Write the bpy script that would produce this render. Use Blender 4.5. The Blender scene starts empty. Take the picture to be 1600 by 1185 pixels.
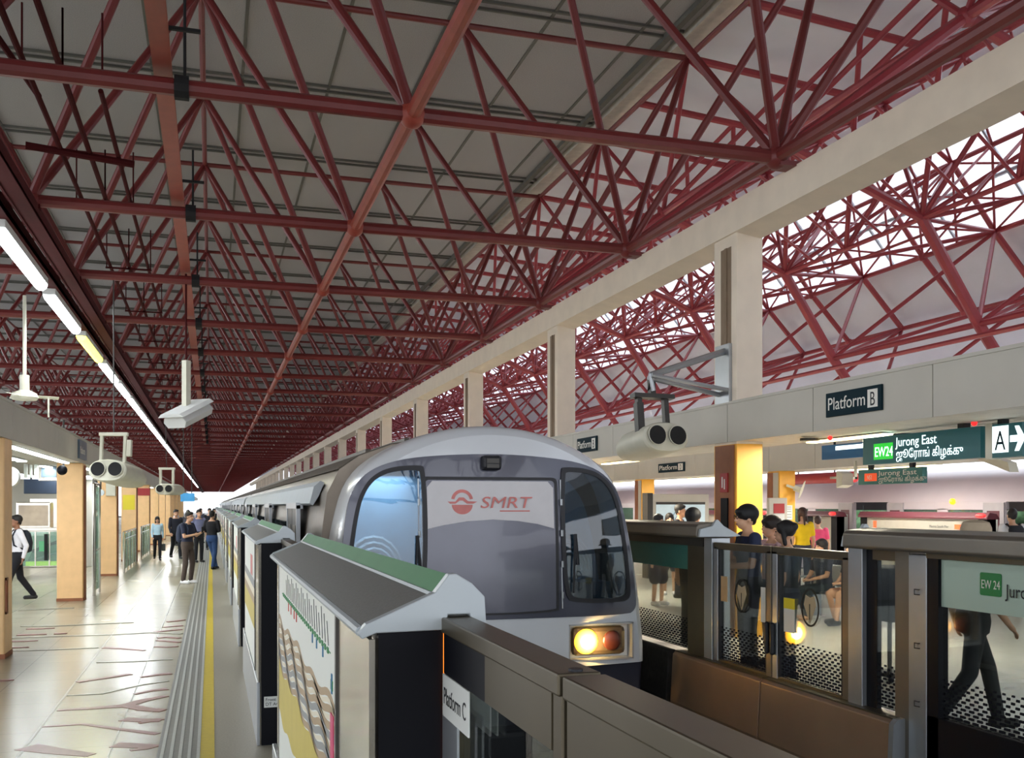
import bpy, bmesh, math, random
from mathutils import Vector, Matrix, Euler
random.seed(7)
PI = math.pi
C = bpy.context.scene.collection
SC = bpy.context.scene

# ------------------------------------------------------------ camera, sky, exposure
H_EYE = 1.9
FPX = 1540.0
YAW = math.atan(469/1540)
cam_d = bpy.data.cameras.new('camera')
cam = bpy.data.objects.new('camera', cam_d); C.objects.link(cam)
cam.location = (0, 0, H_EYE)
cam.rotation_euler = (PI/2, 0, -YAW)
cam_d.sensor_width = 36.0
cam_d.lens = 36.0*FPX/1600.0
cam_d.shift_y = (790-592.5)/1600.0
cam_d.clip_start = 0.05; cam_d.clip_end = 1000
SC.camera = cam

w = bpy.data.worlds.new('overcast_sky'); SC.world = w
w.use_nodes = True
nt = w.node_tree; nt.nodes.clear()
wo = nt.nodes.new('ShaderNodeOutputWorld'); bg = nt.nodes.new('ShaderNodeBackground')
tc = nt.nodes.new('ShaderNodeTexCoord'); nz = nt.nodes.new('ShaderNodeTexNoise')
nz.inputs['Scale'].default_value = 3.0
cr = nt.nodes.new('ShaderNodeValToRGB')
cr.color_ramp.elements[0].color = (0.74, 0.80, 0.88, 1); cr.color_ramp.elements[1].color = (0.95, 0.96, 1.0, 1)
nt.links.new(tc.outputs['Generated'], nz.inputs['Vector'])
nt.links.new(nz.outputs['Fac'], cr.inputs['Fac'])
nt.links.new(cr.outputs['Color'], bg.inputs['Color'])
bg.inputs['Strength'].default_value = 2.3
nt.links.new(bg.outputs['Background'], wo.inputs['Surface'])

vs = SC.view_settings
vs.view_transform = 'Standard'; vs.look = 'None'; vs.gamma = 1.0; vs.use_curve_mapping = False
vs.exposure = 0.55

# ------------------------------------------------------------ helpers
CT, ST = math.cos(YAW), math.sin(YAW)
def at(px, py, X=None, Y=None, Z=None):
    """point of the plane X=.., Y=.. or Z=.. seen at a pixel of the photograph"""
    a = (px-800)/FPX; b = (790-py)/FPX
    dx = ST+a*CT; dy = CT-a*ST
    t = X/dx if X is not None else (Y/dy if Y is not None else (Z-H_EYE)/b)
    return Vector((t*dx, t*dy, H_EYE+t*b))

def S(v): return tuple(((c/255.0)/12.92 if c/255.0 <= 0.04045 else ((c/255.0+0.055)/1.055)**2.4) for c in v)

def mat(name, rgb, rough=0.6, metal=0.0, noise=0.06, nscale=6.0, emis=None, estr=0.0, spec=0.5, bump=0.0, coat=0.0):
    m = bpy.data.materials.new(name); m.use_nodes = True
    n = m.node_tree.nodes; l = m.node_tree.links
    b = n['Principled BSDF']
    c = S(rgb)
    b.inputs['Roughness'].default_value = rough; b.inputs['Metallic'].default_value = metal
    b.inputs['Specular IOR Level'].default_value = spec
    b.inputs['Coat Weight'].default_value = coat
    if noise > 0:
        t = n.new('ShaderNodeTexCoord'); z = n.new('ShaderNodeTexNoise'); r = n.new('ShaderNodeValToRGB')
        z.inputs['Scale'].default_value = nscale; z.inputs['Detail'].default_value = 4
        r.color_ramp.elements[0].position = 0.3; r.color_ramp.elements[1].position = 0.7
        r.color_ramp.elements[0].color = tuple(max(0, x*(1-noise*2)) for x in c)+(1,)
        r.color_ramp.elements[1].color = tuple(min(1, x*(1+noise)) for x in c)+(1,)
        l.new(t.outputs['Object'], z.inputs['Vector']); l.new(z.outputs['Fac'], r.inputs['Fac'])
        l.new(r.outputs['Color'], b.inputs['Base Color'])
        if bump:
            bu = n.new('ShaderNodeBump'); bu.inputs['Strength'].default_value = bump
            l.new(z.outputs['Fac'], bu.inputs['Height']); l.new(bu.outputs['Normal'], b.inputs['Normal'])
    else:
        b.inputs['Base Color'].default_value = c+(1,)
    if emis:
        b.inputs['Emission Color'].default_value = S(emis)+(1,); b.inputs['Emission Strength'].default_value = estr
    return m

def glass(name, tint=(235, 240, 238), refl=0.10, alpha_tint=0.0, body=(200, 205, 205), rough=0.02):
    """a thin pane: mostly clear, some mirror, optional milky body"""
    m = bpy.data.materials.new(name); m.use_nodes = True
    n = m.node_tree.nodes; l = m.node_tree.links; n.clear()
    o = n.new('ShaderNodeOutputMaterial'); t = n.new('ShaderNodeBsdfTransparent'); g = n.new('ShaderNodeBsdfGlossy')
    f = n.new('ShaderNodeLayerWeight'); f.inputs['Blend'].default_value = 0.25
    mm = n.new('ShaderNodeMath'); mm.operation = 'MULTIPLY_ADD'; mm.inputs[1].default_value = 0.5; mm.inputs[2].default_value = refl
    mm.use_clamp = True
    t.inputs['Color'].default_value = S(tint)+(1,); g.inputs['Roughness'].default_value = rough
    g.inputs['Color'].default_value = (0.9, 0.9, 0.9, 1)
    mx = n.new('ShaderNodeMixShader')
    l.new(f.outputs['Fresnel'], mm.inputs[0]); l.new(mm.outputs[0], mx.inputs[0])
    l.new(t.outputs[0], mx.inputs[1]); l.new(g.outputs[0], mx.inputs[2])
    out = mx
    if alpha_tint > 0:
        d = n.new('ShaderNodeBsdfDiffuse'); d.inputs['Color'].default_value = S(body)+(1,)
        m2 = n.new('ShaderNodeMixShader'); m2.inputs[0].default_value = alpha_tint
        l.new(mx.outputs[0], m2.inputs[1]); l.new(d.outputs[0], m2.inputs[2]); out = m2
    l.new(out.outputs[0], o.inputs['Surface'])
    return m

class MB:
    def __init__(s): s.v = []; s.f = []; s.mi = []; s.cur = 0
    def add(s, vs, fs):
        o = len(s.v); s.v += [tuple(x) for x in vs]
        for f in fs: s.f.append([o+i for i in f]); s.mi.append(s.cur)
        return s
    def box(s, x0, x1, y0, y1, z0, z1):
        if x0 > x1: x0, x1 = x1, x0
        if y0 > y1: y0, y1 = y1, y0
        if z0 > z1: z0, z1 = z1, z0
        return s.add([(x0,y0,z0),(x1,y0,z0),(x1,y1,z0),(x0,y1,z0),(x0,y0,z1),(x1,y0,z1),(x1,y1,z1),(x0,y1,z1)],
                     [(0,3,2,1),(4,5,6,7),(0,1,5,4),(1,2,6,5),(2,3,7,6),(3,0,4,7)])
    def tube(s, p, q, r, n=8, r1=None, caps=True):
        p = Vector(p); q = Vector(q); d = q-p
        if d.length < 1e-6: return s
        r1 = r if r1 is None else r1
        d.normalize(); u = d.cross(Vector((0,0,1)))
        if u.length < 1e-3: u = d.cross(Vector((1,0,0)))
        u.normalize(); v = d.cross(u)
        vs = []
        for c, rr in ((p, r), (q, r1)):
            for k in range(n):
                a = 2*PI*k/n; vs.append(c+(u*math.cos(a)+v*math.sin(a))*rr)
        fs = [(k, (k+1) % n, n+(k+1) % n, n+k) for k in range(n)]
        if caps: fs += [tuple(range(n-1, -1, -1)), tuple(range(n, 2*n))]
        return s.add(vs, fs)
    def path(s, pts, r, n=8):
        for a, b in zip(pts, pts[1:]): s.tube(a, b, r, n)
        for p in pts[1:-1]: s.ball(p, r, n, 5)
        return s
    def ball(s, c, r, n=10, m=6, sc=(1,1,1)):
        vs = [(c[0], c[1], c[2]-r*sc[2])]
        for i in range(1, m):
            t = PI*i/m
            for k in range(n):
                a = 2*PI*k/n
                vs.append((c[0]+r*sc[0]*math.sin(t)*math.cos(a), c[1]+r*sc[1]*math.sin(t)*math.sin(a), c[2]-r*sc[2]*math.cos(t)))
        vs.append((c[0], c[1], c[2]+r*sc[2]))
        fs = [(0, 1+(k+1) % n, 1+k) for k in range(n)]
        for i in range(m-2):
            for k in range(n):
                a = 1+i*n; fs.append((a+k, a+(k+1) % n, a+n+(k+1) % n, a+n+k))
        a = 1+(m-2)*n; L = len(vs)-1
        fs += [(a+k, a+(k+1) % n, L) for k in range(n)]
        return s.add(vs, fs)
    def prism(s, pts, axis, lo, hi):
        """pts are 2D in the other two axes' order; axis 'x': (y,z), 'y': (x,z), 'z': (x,y)"""
        def mk(p, h):
            return {'x': (h, p[0], p[1]), 'y': (p[0], h, p[1]), 'z': (p[0], p[1], h)}[axis]
        n = len(pts)
        vs = [mk(p, lo) for p in pts]+[mk(p, hi) for p in pts]
        fs = [tuple(range(n-1, -1, -1)), tuple(range(n, 2*n))]+[(k, (k+1) % n, n+(k+1) % n, n+k) for k in range(n)]
        return s.add(vs, fs)
    def loft(s, rings, cap=True, closed=True):
        n = len(rings[0]); vs = [p for r in rings for p in r]; fs = []
        for i in range(len(rings)-1):
            for k in range(n if closed else n-1):
                fs.append((i*n+k, i*n+(k+1) % n, (i+1)*n+(k+1) % n, (i+1)*n+k))
        if cap:
            fs.append(tuple(range(n-1, -1, -1))); fs.append(tuple(range((len(rings)-1)*n, len(rings)*n)))
        return s.add(vs, fs)
    def build(s, name, m, parent=None, smooth=False, bevel=0, off=None, seg=2, fixn=True):
        me = bpy.data.meshes.new(name)
        vs = s.v if off is None else [(x-off[0], y-off[1], z-off[2]) for x, y, z in s.v]
        me.from_pydata(vs, [], s.f)
        ms = m if isinstance(m, (list, tuple)) else [m]
        for q in ms: me.materials.append(q)
        if len(ms) > 1: me.polygons.foreach_set('material_index', s.mi)
        if fixn or bevel:
            b = bmesh.new(); b.from_mesh(me)
            if fixn: bmesh.ops.recalc_face_normals(b, faces=b.faces)
            if bevel:
                b.normal_update()
                es = [e for e in b.edges if len(e.link_faces) == 2 and e.calc_face_angle(0) > 0.6]
                bmesh.ops.bevel(b, geom=es, offset=bevel, segments=seg, profile=0.5, affect='EDGES', clamp_overlap=True)
            b.to_mesh(me); b.free()
        if smooth:
            for p in me.polygons: p.use_smooth = True
        me.update()
        o = bpy.data.objects.new(name, me); C.objects.link(o)
        if smooth == 'auto':
            md = o.modifiers.new('edges', 'EDGE_SPLIT'); md.split_angle = 0.6
        if parent is not None: o.parent = parent
        return o

def tag(o, label=None, cat=None, group=None, kind=None):
    if label: o['label'] = label
    if cat: o['category'] = cat
    if group: o['group'] = group
    if kind: o['kind'] = kind
    return o
def thing(name, label, cat, loc=(0,0,0), rz=0.0, group=None):
    o = bpy.data.objects.new(name, None); C.objects.link(o)
    o.empty_display_size = 0.1
    o.location = loc; o.rotation_euler = (0, 0, rz)
    return tag(o, label, cat, group)
def struct(name, mb, m, parent=None, **k):
    o = mb.build(name, m, parent, **k); o['kind'] = 'structure'; return o
def dup(o, loc=None, rz=None, label=None, group=None, parent=None):
    c = o.copy(); C.objects.link(c)
    if parent is not None: c.parent = parent
    if loc is not None: c.location = loc
    if rz is not None: c.rotation_euler = (0, 0, rz)
    if label: c['label'] = label
    if group: c['group'] = group
    for ch in list(o.children): dup(ch, parent=c)
    return c

def text(name, body, size, loc, facing, m, parent=None, align='LEFT', ext=0.002, sx=1.0, bold=0.0, off=None):
    cu = bpy.data.curves.new(name, 'FONT'); cu.body = body; cu.size = size; cu.align_x = align
    cu.extrude = ext; cu.offset = bold; cu.resolution_u = 3
    t = bpy.data.objects.new(name, cu); C.objects.link(t)
    bpy.context.view_layer.update()
    dg = bpy.context.evaluated_depsgraph_get()
    me = bpy.data.meshes.new_from_object(t.evaluated_get(dg)); bpy.data.objects.remove(t)
    R = {'-x': Matrix(((0,0,-1),(-1,0,0),(0,1,0))), '-y': Matrix(((1,0,0),(0,0,-1),(0,1,0))), '+x': Matrix(((0,0,1),(1,0,0),(0,1,0)))}[facing]
    M = Matrix.Translation(Vector(loc)-(Vector(off) if off is not None else Vector()))@R.to_4x4()@Matrix.Diagonal((sx,1,1,1))
    me.transform(M); me.materials.clear(); me.materials.append(m)
    o = bpy.data.objects.new(name, me); C.objects.link(o)
    if parent is not None: o.parent = parent
    return o

def remesh(mb, name, m, parent, vox=0.012, smooth_it=3, cuts=None):
    me = bpy.data.meshes.new(name); me.from_pydata(mb.v, [], mb.f)
    b = bmesh.new(); b.from_mesh(me); bmesh.ops.recalc_face_normals(b, faces=b.faces); b.to_mesh(me); b.free()
    t = bpy.data.objects.new(name, me); C.objects.link(t)
    r = t.modifiers.new('r', 'REMESH'); r.mode = 'VOXEL'; r.voxel_size = vox
    if smooth_it:
        q = t.modifiers.new('s', 'SMOOTH'); q.iterations = smooth_it; q.factor = 0.5
    bpy.context.view_layer.update()
    dg = bpy.context.evaluated_depsgraph_get()
    me2 = bpy.data.meshes.new_from_object(t.evaluated_get(dg)); bpy.data.objects.remove(t)
    me2.name = name; me2.materials.clear(); me2.materials.append(m)
    for p in me2.polygons: p.use_smooth = True
    o = bpy.data.objects.new(name, me2); C.objects.link(o)
    if parent is not None: o.parent = parent
    return o

# ------------------------------------------------------------ materials
M = {}
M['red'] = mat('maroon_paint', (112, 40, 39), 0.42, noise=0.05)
M['red_hazed'] = mat('maroon_paint_hazed', (152, 54, 62), 0.42, noise=0.05)  # same maroon, daylight and haze put into a paler, pinker colour
M['orange'] = mat('orange_red_paint', (150, 62, 48), 0.45)
M['darkred'] = mat('dark_maroon_tray', (70, 20, 22), 0.85, spec=.15)
M['ceil'] = mat('grey_acoustic_panel', (160, 159, 160), 0.95, noise=0.10, nscale=60, bump=0.2)
M['batten'] = mat('ceiling_joint_strip', (96, 96, 90), 0.7)
M['trimw'] = mat('pale_ceiling_trim', (190, 184, 172), 0.7)
M['cream'] = mat('cream_roof_lining', (224, 230, 240), 0.85, noise=0.03, nscale=1)
M['concrete'] = mat('painted_concrete', (236, 222, 202), 0.8, noise=0.03, nscale=3)
M['groove'] = mat('grey_brown_pipe_recess', (138, 118, 96), 0.8)
M['fascia'] = mat('pale_metal_fascia', (186, 182, 170), 0.55, noise=0.03, nscale=1.5)
M['soffit'] = mat('white_soffit', (205, 204, 196), 0.6)
M['gold'] = mat('yellow_ochre_pillar_paint', (240, 196, 140), 0.45, noise=0.03)
M['gold2'] = mat('deep_yellow_pillar_paint', (236, 172, 52), 0.45, noise=0.03)
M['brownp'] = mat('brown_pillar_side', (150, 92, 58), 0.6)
M['black'] = mat('black_panel', (12, 13, 20), 0.5, noise=0, spec=.15)
M['matte'] = mat('matte_black', (18, 18, 20), 0.8, noise=0)
M['dkgrey'] = mat('dark_grey_metal', (62, 60, 56), 0.4, 0.4)
M['bronze'] = mat('olive_bronze_frame', (92, 84, 68), 0.38, 0.6, noise=0.04)
M['capbr'] = mat('grey_bronze_cover', (112, 106, 96), 0.42, 0.5, noise=0.05, nscale=3)
M['alu'] = mat('brushed_aluminium', (168, 172, 176), 0.35, 0.7, noise=0.03)
M['silver'] = mat('silver_paint', (176, 184, 188), 0.4, 0.15, noise=0.02)
M['covertop'] = mat('grey_anti_slip_top', (112, 112, 108), 0.55, noise=0.10, nscale=120, bump=0.1)
M['green'] = mat('green_band', (70, 128, 84), 0.6, noise=0.03, spec=.2)
M['steel'] = mat('stainless_steel', (196, 190, 178), 0.14, 0.9, noise=0.04)
M['screenbox'] = mat('pale_screen_panel', (158, 154, 144), 0.35, 0.1, noise=0.02)
M['mapw'] = mat('map_white', (222, 226, 218), 0.4, noise=0)
M['wavey'] = mat('wave_yellow', (196, 178, 84), 0.5, noise=0.03)
M['wavet'] = mat('wave_tan', (170, 146, 112), 0.5, noise=0.03)
M['wavew'] = mat('wave_white', (222, 214, 190), 0.5, noise=0)
M['waveg'] = mat('wave_grey', (142, 144, 142), 0.5, noise=0)
M['pink'] = mat('pink_strip', (206, 70, 110), 0.5, noise=0)
M['linegreen'] = mat('line_green', (30, 128, 66), 0.5, noise=0)
M['linered'] = mat('line_red', (196, 60, 48), 0.5, noise=0)
M['lineblue'] = mat('line_blue', (34, 110, 150), 0.5, noise=0)
M['ink'] = mat('grey_ink', (90, 92, 92), 0.6, noise=0)
M['trainw'] = mat('train_white', (214, 218, 222), 0.22, 0.05, noise=0.02, nscale=1.5, coat=0.3)
M['traing'] = mat('train_mask_grey', (74, 76, 90), 0.22, 0.2, noise=0.04, nscale=2, coat=0.4)
M['traindoor'] = mat('train_door_grey', (92, 93, 106), 0.25, 0.2, noise=0.05, nscale=2, coat=0.3)
M['trainside'] = mat('train_side_brushed', (118, 108, 96), 0.35, 0.5, noise=0.05)
M['trainroof'] = mat('train_roof_grey', (84, 76, 66), 0.5, 0.3, noise=0.08)
M['rubber'] = mat('black_rubber', (22, 23, 30), 0.5, noise=0)
M['bumper'] = mat('dark_blue_skirt', (38, 40, 54), 0.4, 0.2)
M['logo'] = mat('faded_red_logo', (212, 124, 118), 0.5, noise=0.12, nscale=5)
M['amberdim'] = mat('dim_tail_lens', (62, 30, 26), 0.3, noise=0.1)
M['headlight'] = mat('lit_headlight', (255, 200, 80), 0.3, noise=0, emis=(255, 176, 36), estr=3)
M['headcore'] = mat('lit_headlight_core', (255, 240, 190), 0.3, noise=0, emis=(255, 225, 130), estr=16)
M['lampbed'] = mat('headlight_housing', (58, 50, 42), 0.35, noise=0.05)
M['pit'] = mat('dark_track_bed', (34, 32, 30), 0.95, noise=0.2, nscale=20)
M['kerb'] = mat('bronze_kerb_plate', (140, 116, 96), 0.4, 0.35, noise=0.06, nscale=2)
M['yellow'] = mat('yellow_line_paint', (196, 172, 8), 0.45, noise=0.04, nscale=20)
M['tact'] = mat('grey_tactile_base', (116, 116, 110), 0.45, noise=0.05, nscale=20)
M['tacw'] = mat('pale_tactile_ridge', (176, 178, 172), 0.4, noise=0.04, nscale=30)
M['inlay'] = mat('maroon_floor_inlay', (140, 92, 84), 0.4, noise=0.08, nscale=15)
M['inlayg'] = mat('grey_floor_inlay', (150, 146, 130), 0.35, noise=0.05)
M['edge'] = mat('grey_granite_edge', (150, 144, 128), 0.4, noise=0.08, nscale=60)
M['lamp'] = mat('lit_fluorescent_tube', (255, 255, 255), 0.5, noise=0, emis=(240, 250, 255), estr=7)
M['lampy'] = mat('lit_yellowing_tube', (255, 255, 220), 0.5, noise=0, emis=(236, 226, 60), estr=4)
M['lampw'] = mat('warm_soffit_lamp', (255, 240, 200), 0.5, noise=0, emis=(255, 226, 160), estr=5)
M['fixture'] = mat('white_fixture_body', (214, 216, 214), 0.45, noise=0)
M['camw'] = mat('cream_housing_paint', (206, 204, 186), 0.45, noise=0.03)
M['sign'] = mat('dark_teal_sign', (16, 40, 48), 0.7, noise=0, spec=.15)
M['signlit'] = mat('backlit_teal_sign', (16, 62, 66), 0.4, noise=0, emis=(10, 58, 60), estr=0.5)
M['signw'] = mat('backlit_white_lettering', (240, 250, 250), 0.4, noise=0, emis=(225, 245, 245), estr=1.0)
M['signg'] = mat('backlit_green_badge', (30, 160, 50), 0.4, noise=0, emis=(20, 170, 40), estr=0.8)
M['signo'] = mat('orange_badge', (226, 92, 50), 0.4, noise=0, emis=(226, 80, 40), estr=0.4)
M['paintw'] = mat('white_sign_lettering', (226, 224, 214), 0.5, noise=0)
M['tealdim'] = mat('unlit_green_sign', (48, 112, 106), 0.4, noise=0.03)
M['plate'] = mat('white_sticker', (214, 216, 212), 0.4, noise=0)
M['inkb'] = mat('black_ink', (20, 22, 24), 0.6, noise=0)
M['badge'] = mat('green_badge', (26, 122, 56), 0.45, noise=0)
M['palegreen'] = mat('pale_green_film', (176, 196, 180), 0.4, noise=0)
M['redsig'] = mat('red_sign', (160, 34, 36), 0.5, noise=0)
M['yelsig'] = mat('yellow_sign', (228, 208, 40), 0.5, noise=0)
M['redled'] = mat('red_led', (255, 40, 40), 0.4, noise=0, emis=(255, 30, 30), estr=2)
M['farred'] = mat('far_door_red_trim', (92, 42, 52), 0.4, noise=0.05)
M['fartrain'] = mat('far_train_silver', (196, 186, 192), 0.35, 0.15, noise=0.03, nscale=1)
M['fartrain2'] = mat('far_train_door', (170, 164, 168), 0.35, 0.2, noise=0.03)
M['farint'] = mat('far_train_interior', (214, 228, 230), 0.6, noise=0.05, emis=(200, 225, 230), estr=0.35)
M['glass'] = glass('clear_pane', refl=0.05)
M['glassd'] = glass('smoked_door_pane', (150, 160, 160), 0.07, 0.06, (120, 125, 120))
M['glassg'] = glass('greenish_pane', (200, 222, 212), 0.06, 0.10, (190, 215, 205))
M['skyglass'] = glass('skylight_pane', (240, 242, 246), 0.03, 0.06, (235, 235, 240))
M['cabglass'] = glass('cab_window_pane', (168, 178, 186), 0.05, 0.05, (70, 84, 92))
M['poster'] = mat('blue_white_poster', (196, 216, 224), 0.4, noise=0.05, nscale=4, emis=(190, 214, 225), estr=0.15)
M['greenlit'] = mat('lit_green_panel', (60, 190, 120), 0.4, noise=0, emis=(40, 190, 110), estr=0.7)
M['yelglow'] = mat('lit_yellow_strip', (220, 230, 120), 0.4, noise=0, emis=(215, 230, 90), estr=0.9)

def dots(name, alongx=False):
    """clear pane printed with rows of black dashes that grow denser towards the foot"""
    m = bpy.data.materials.new(name); m.use_nodes = True
    n = m.node_tree.nodes; l = m.node_tree.links; n.clear()
    o = n.new('ShaderNodeOutputMaterial'); t = n.new('ShaderNodeBsdfTransparent'); g = n.new('ShaderNodeBsdfGlossy'); d = n.new('ShaderNodeBsdfDiffuse')
    g.inputs['Roughness'].default_value = 0.03; g.inputs['Color'].default_value = (0.9, 0.9, 0.9, 1)
    t.inputs['Color'].default_value = S((226, 230, 226))+(1,); d.inputs['Color'].default_value = (0.02, 0.02, 0.025, 1)
    f = n.new('ShaderNodeLayerWeight'); f.inputs['Blend'].default_value = 0.25
    mm = n.new('ShaderNodeMath'); mm.operation = 'MULTIPLY_ADD'; mm.inputs[1].default_value = 0.4; mm.inputs[2].default_value = 0.05; mm.use_clamp = True
    l.new(f.outputs['Fresnel'], mm.inputs[0])
    mx = n.new('ShaderNodeMixShader'); l.new(mm.outputs[0], mx.inputs[0]); l.new(t.outputs[0], mx.inputs[1]); l.new(g.outputs[0], mx.inputs[2])
    geo = n.new('ShaderNodeNewGeometry'); sp = n.new('ShaderNodeSeparateXYZ'); l.new(geo.outputs['Position'], sp.inputs[0])
    def ma(op, a, b=None, c=None):
        q = n.new('ShaderNodeMath'); q.operation = op
        for i, x in enumerate((a, b, c)):
            if x is None: continue
            if isinstance(x, (int, float)): q.inputs[i].default_value = x
            else: l.new(x, q.inputs[i])
        return q.outputs[0]
    z = sp.outputs['Z']; y = sp.outputs['Y']
    row = ma('FLOOR', ma('DIVIDE', z, 0.024))
    par = ma('FLOORED_MODULO', row, 2.0)
    fz = ma('FRACT', ma('DIVIDE', z, 0.024))
    # horizontal stagger
    fy = ma('FRACT', ma('ADD', ma('DIVIDE', y, 0.075), ma('MULTIPLY', par, 0.5)))
    # density by height : solid fraction falls from foot (0.39) to top (0.72)
    k = ma('DIVIDE', ma('SUBTRACT', 0.74, z), 0.34)
    k = ma('MAXIMUM', ma('MINIMUM', k, 1.0), 0.0)
    wy = ma('MULTIPLY_ADD', k, 0.50, 0.30)
    wy = ma('MULTIPLY', wy, ma('GREATER_THAN', k, 0.02))
    a1 = ma('LESS_THAN', fy, wy); a2 = ma('LESS_THAN', fz, 0.68)
    a3 = ma('MULTIPLY', a1, a2)
    m2 = n.new('ShaderNodeMixShader'); l.new(a3, m2.inputs[0]); l.new(mx.outputs[0], m2.inputs[1]); l.new(d.outputs[0], m2.inputs[2])
    l.new(m2.outputs[0], o.inputs['Surface'])
    return m
M['dots'] = dots('dash_printed_pane')

def floor_mat(nm='cream_granite_tiles', c1=(172, 166, 143), c2=(167, 160, 138), c3=(140, 132, 114)):
    m = bpy.data.materials.new(nm); m.use_nodes = True
    n = m.node_tree.nodes; l = m.node_tree.links; b = n['Principled BSDF']
    geo = n.new('ShaderNodeNewGeometry')
    z = n.new('ShaderNodeTexNoise'); z.inputs['Scale'].default_value = 35; z.inputs['Detail'].default_value = 5
    z2 = n.new('ShaderNodeTexNoise'); z2.inputs['Scale'].default_value = 0.7
    br = n.new('ShaderNodeTexBrick'); br.offset = 0.0
    br.inputs['Scale'].default_value = 1.0; br.inputs['Mortar Size'].default_value = 0.004
    br.inputs['Brick Width'].default_value = 0.66; br.inputs['Row Height'].default_value = 0.66
    br.inputs['Color1'].default_value = S(c1)+(1,); br.inputs['Color2'].default_value = S(c2)+(1,)
    br.inputs['Mortar'].default_value = S(c3)+(1,)
    mp = n.new('ShaderNodeMapping'); mp.inputs['Location'].default_value = (0.08, 0.2, 0)
    l.new(geo.outputs['Position'], mp.inputs['Vector']); l.new(mp.outputs[0], br.inputs['Vector'])
    l.new(geo.outputs['Position'], z.inputs['Vector']); l.new(geo.outputs['Position'], z2.inputs['Vector'])
    mx = n.new('ShaderNodeMix'); mx.data_type = 'RGBA'; mx.blend_type = 'MULTIPLY'; mx.inputs[0].default_value = 0.18
    l.new(br.outputs['Color'], mx.inputs[6]); l.new(z.outputs['Color'], mx.inputs[7])
    l.new(mx.outputs[2], b.inputs['Base Color'])
    r = n.new('ShaderNodeMapRange'); r.inputs[3].default_value = 0.17; r.inputs[4].default_value = 0.32; b.inputs['Specular IOR Level'].default_value = 0.35
    l.new(z2.outputs['Fac'], r.inputs[0]); l.new(r.outputs[0], b.inputs['Roughness'])
    return m
M['floor'] = floor_mat()
M['floor_r'] = floor_mat('pale_granite_tiles', (226, 224, 218), (222, 219, 212), (196, 192, 182))
# ------------------------------------------------------------ lights of the place (in the lamp builders below too)
# ------------------------------------------------------------ the setting
END = 322.0
MOD = 4.46
XB = [-11.32, -6.86, -2.40, 2.06, 6.52]     # bottom chords of the near roof
XT = [-9.09, -4.63, -0.17, 4.29, 8.75]      # top chords
YB0 = 10.45
ZB, ZT = 6.1, 10.5
JB = list(range(-5, 70)); 
mb = MB().box(-11, -0.40, -60, END, -0.25, 0.0); struct('floor', mb, M['floor'])
mb = MB().box(0.02, 0.80, -60, END, -0.25, 0.0); e = struct('trim_1', mb, M['edge'])
mb = MB().box(0.80, 0.85, -60, END, -1.3, 0.0); struct('trim_2', mb, M['pit'])
mb = MB().box(4.62, 15.9, -60, END, -0.15, 0.12); struct('floor_right', mb, M['floor_r'])
mb = MB().box(4.66, 4.72, -60, END, -1.3, 0.12); struct('trim_3', mb, M['pit'])
mb = MB().box(0.85, 4.66, -60, END, -1.4, -1.3); struct('floor_track', mb, M['pit'])
mb = MB().box(15.9, 40, -60, END, -1.4, -1.3); struct('floor_far_track', mb, M['pit'])
mb = MB().box(-30, -11, -60, END, -1.4, -1.3); struct('floor_left_track', mb, M['pit'])
# rails
for x in (1.85, 3.3):
    r = MB().box(x-.035, x+.035, -60, END, -1.3, -1.14).build('rail', M['trainside'])
    tag(r, 'steel running rail under the train, '+('left' if x < 2 else 'right')+' one of the pair', 'rail', kind='structure')
# tactile strip and yellow line
t = thing('tactile_strip', 'ribbed grey and white tactile guide strip running along the left platform', 'tactile paving', (-.25, 2, 0))
MB().box(-.40, -.085, -60, END, -.02, .003).build('strip_base', M['tact'], t, off=t.location)
rb = MB()
for k in range(5):
    x = -.375+k*.066; rb.box(x, x+.024, -60, END, .003, .009)
rb.build('ridge', M['tacw'], t, off=t.location)
y = MB().box(-.085, .02, -60, END, -.02, .004).build('yellow_line', M['yellow'])
tag(y, 'solid yellow safety line painted beside the tactile strip', 'safety line')
# long floor joints
gj = MB()
for x in (-1.40, -.75):
    gj.box(x-.011 if x < -1 else x-.005, x+.011 if x < -1 else x+.005, -2, 90, 0.0, .0015)
struct('trim_4', gj, M['inlayg'])
# branch shaped inlays in the paving
ZI = [.002]
def ribbon(pts, w0, w1):
    """flat strip through floor points, width from w0 to w1"""
    q = MB(); L = []
    n = len(pts)
    for i, p in enumerate(pts):
        a = pts[max(0, i-1)]; b = pts[min(n-1, i+1)]; d = (Vector(b)-Vector(a)); d = Vector((d[0], d[1], 0)).normalized()
        nn = Vector((-d[1], d[0], 0)); w = w0+(w1-w0)*i/(n-1)
        L.append((Vector(p)+nn*w/2, Vector(p)-nn*w/2))
    for i in range(n-1):
        a, b = L[i]; c, d = L[i+1]
        z0, z1 = -.01, ZI[0]
        vs = [(v[0], v[1], z) for z in (z0, z1) for v in (a, b, d, c)]
        q.add(vs, [(0,3,2,1),(4,5,6,7),(0,1,5,4),(1,2,6,5),(2,3,7,6),(3,0,4,7)])
    return q
G = lambda x, y: at(x, y, Z=0)
K = 440/1600.0
def c6(*p): return [G(a*K, 860+b*K) for a, b in p]
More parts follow.
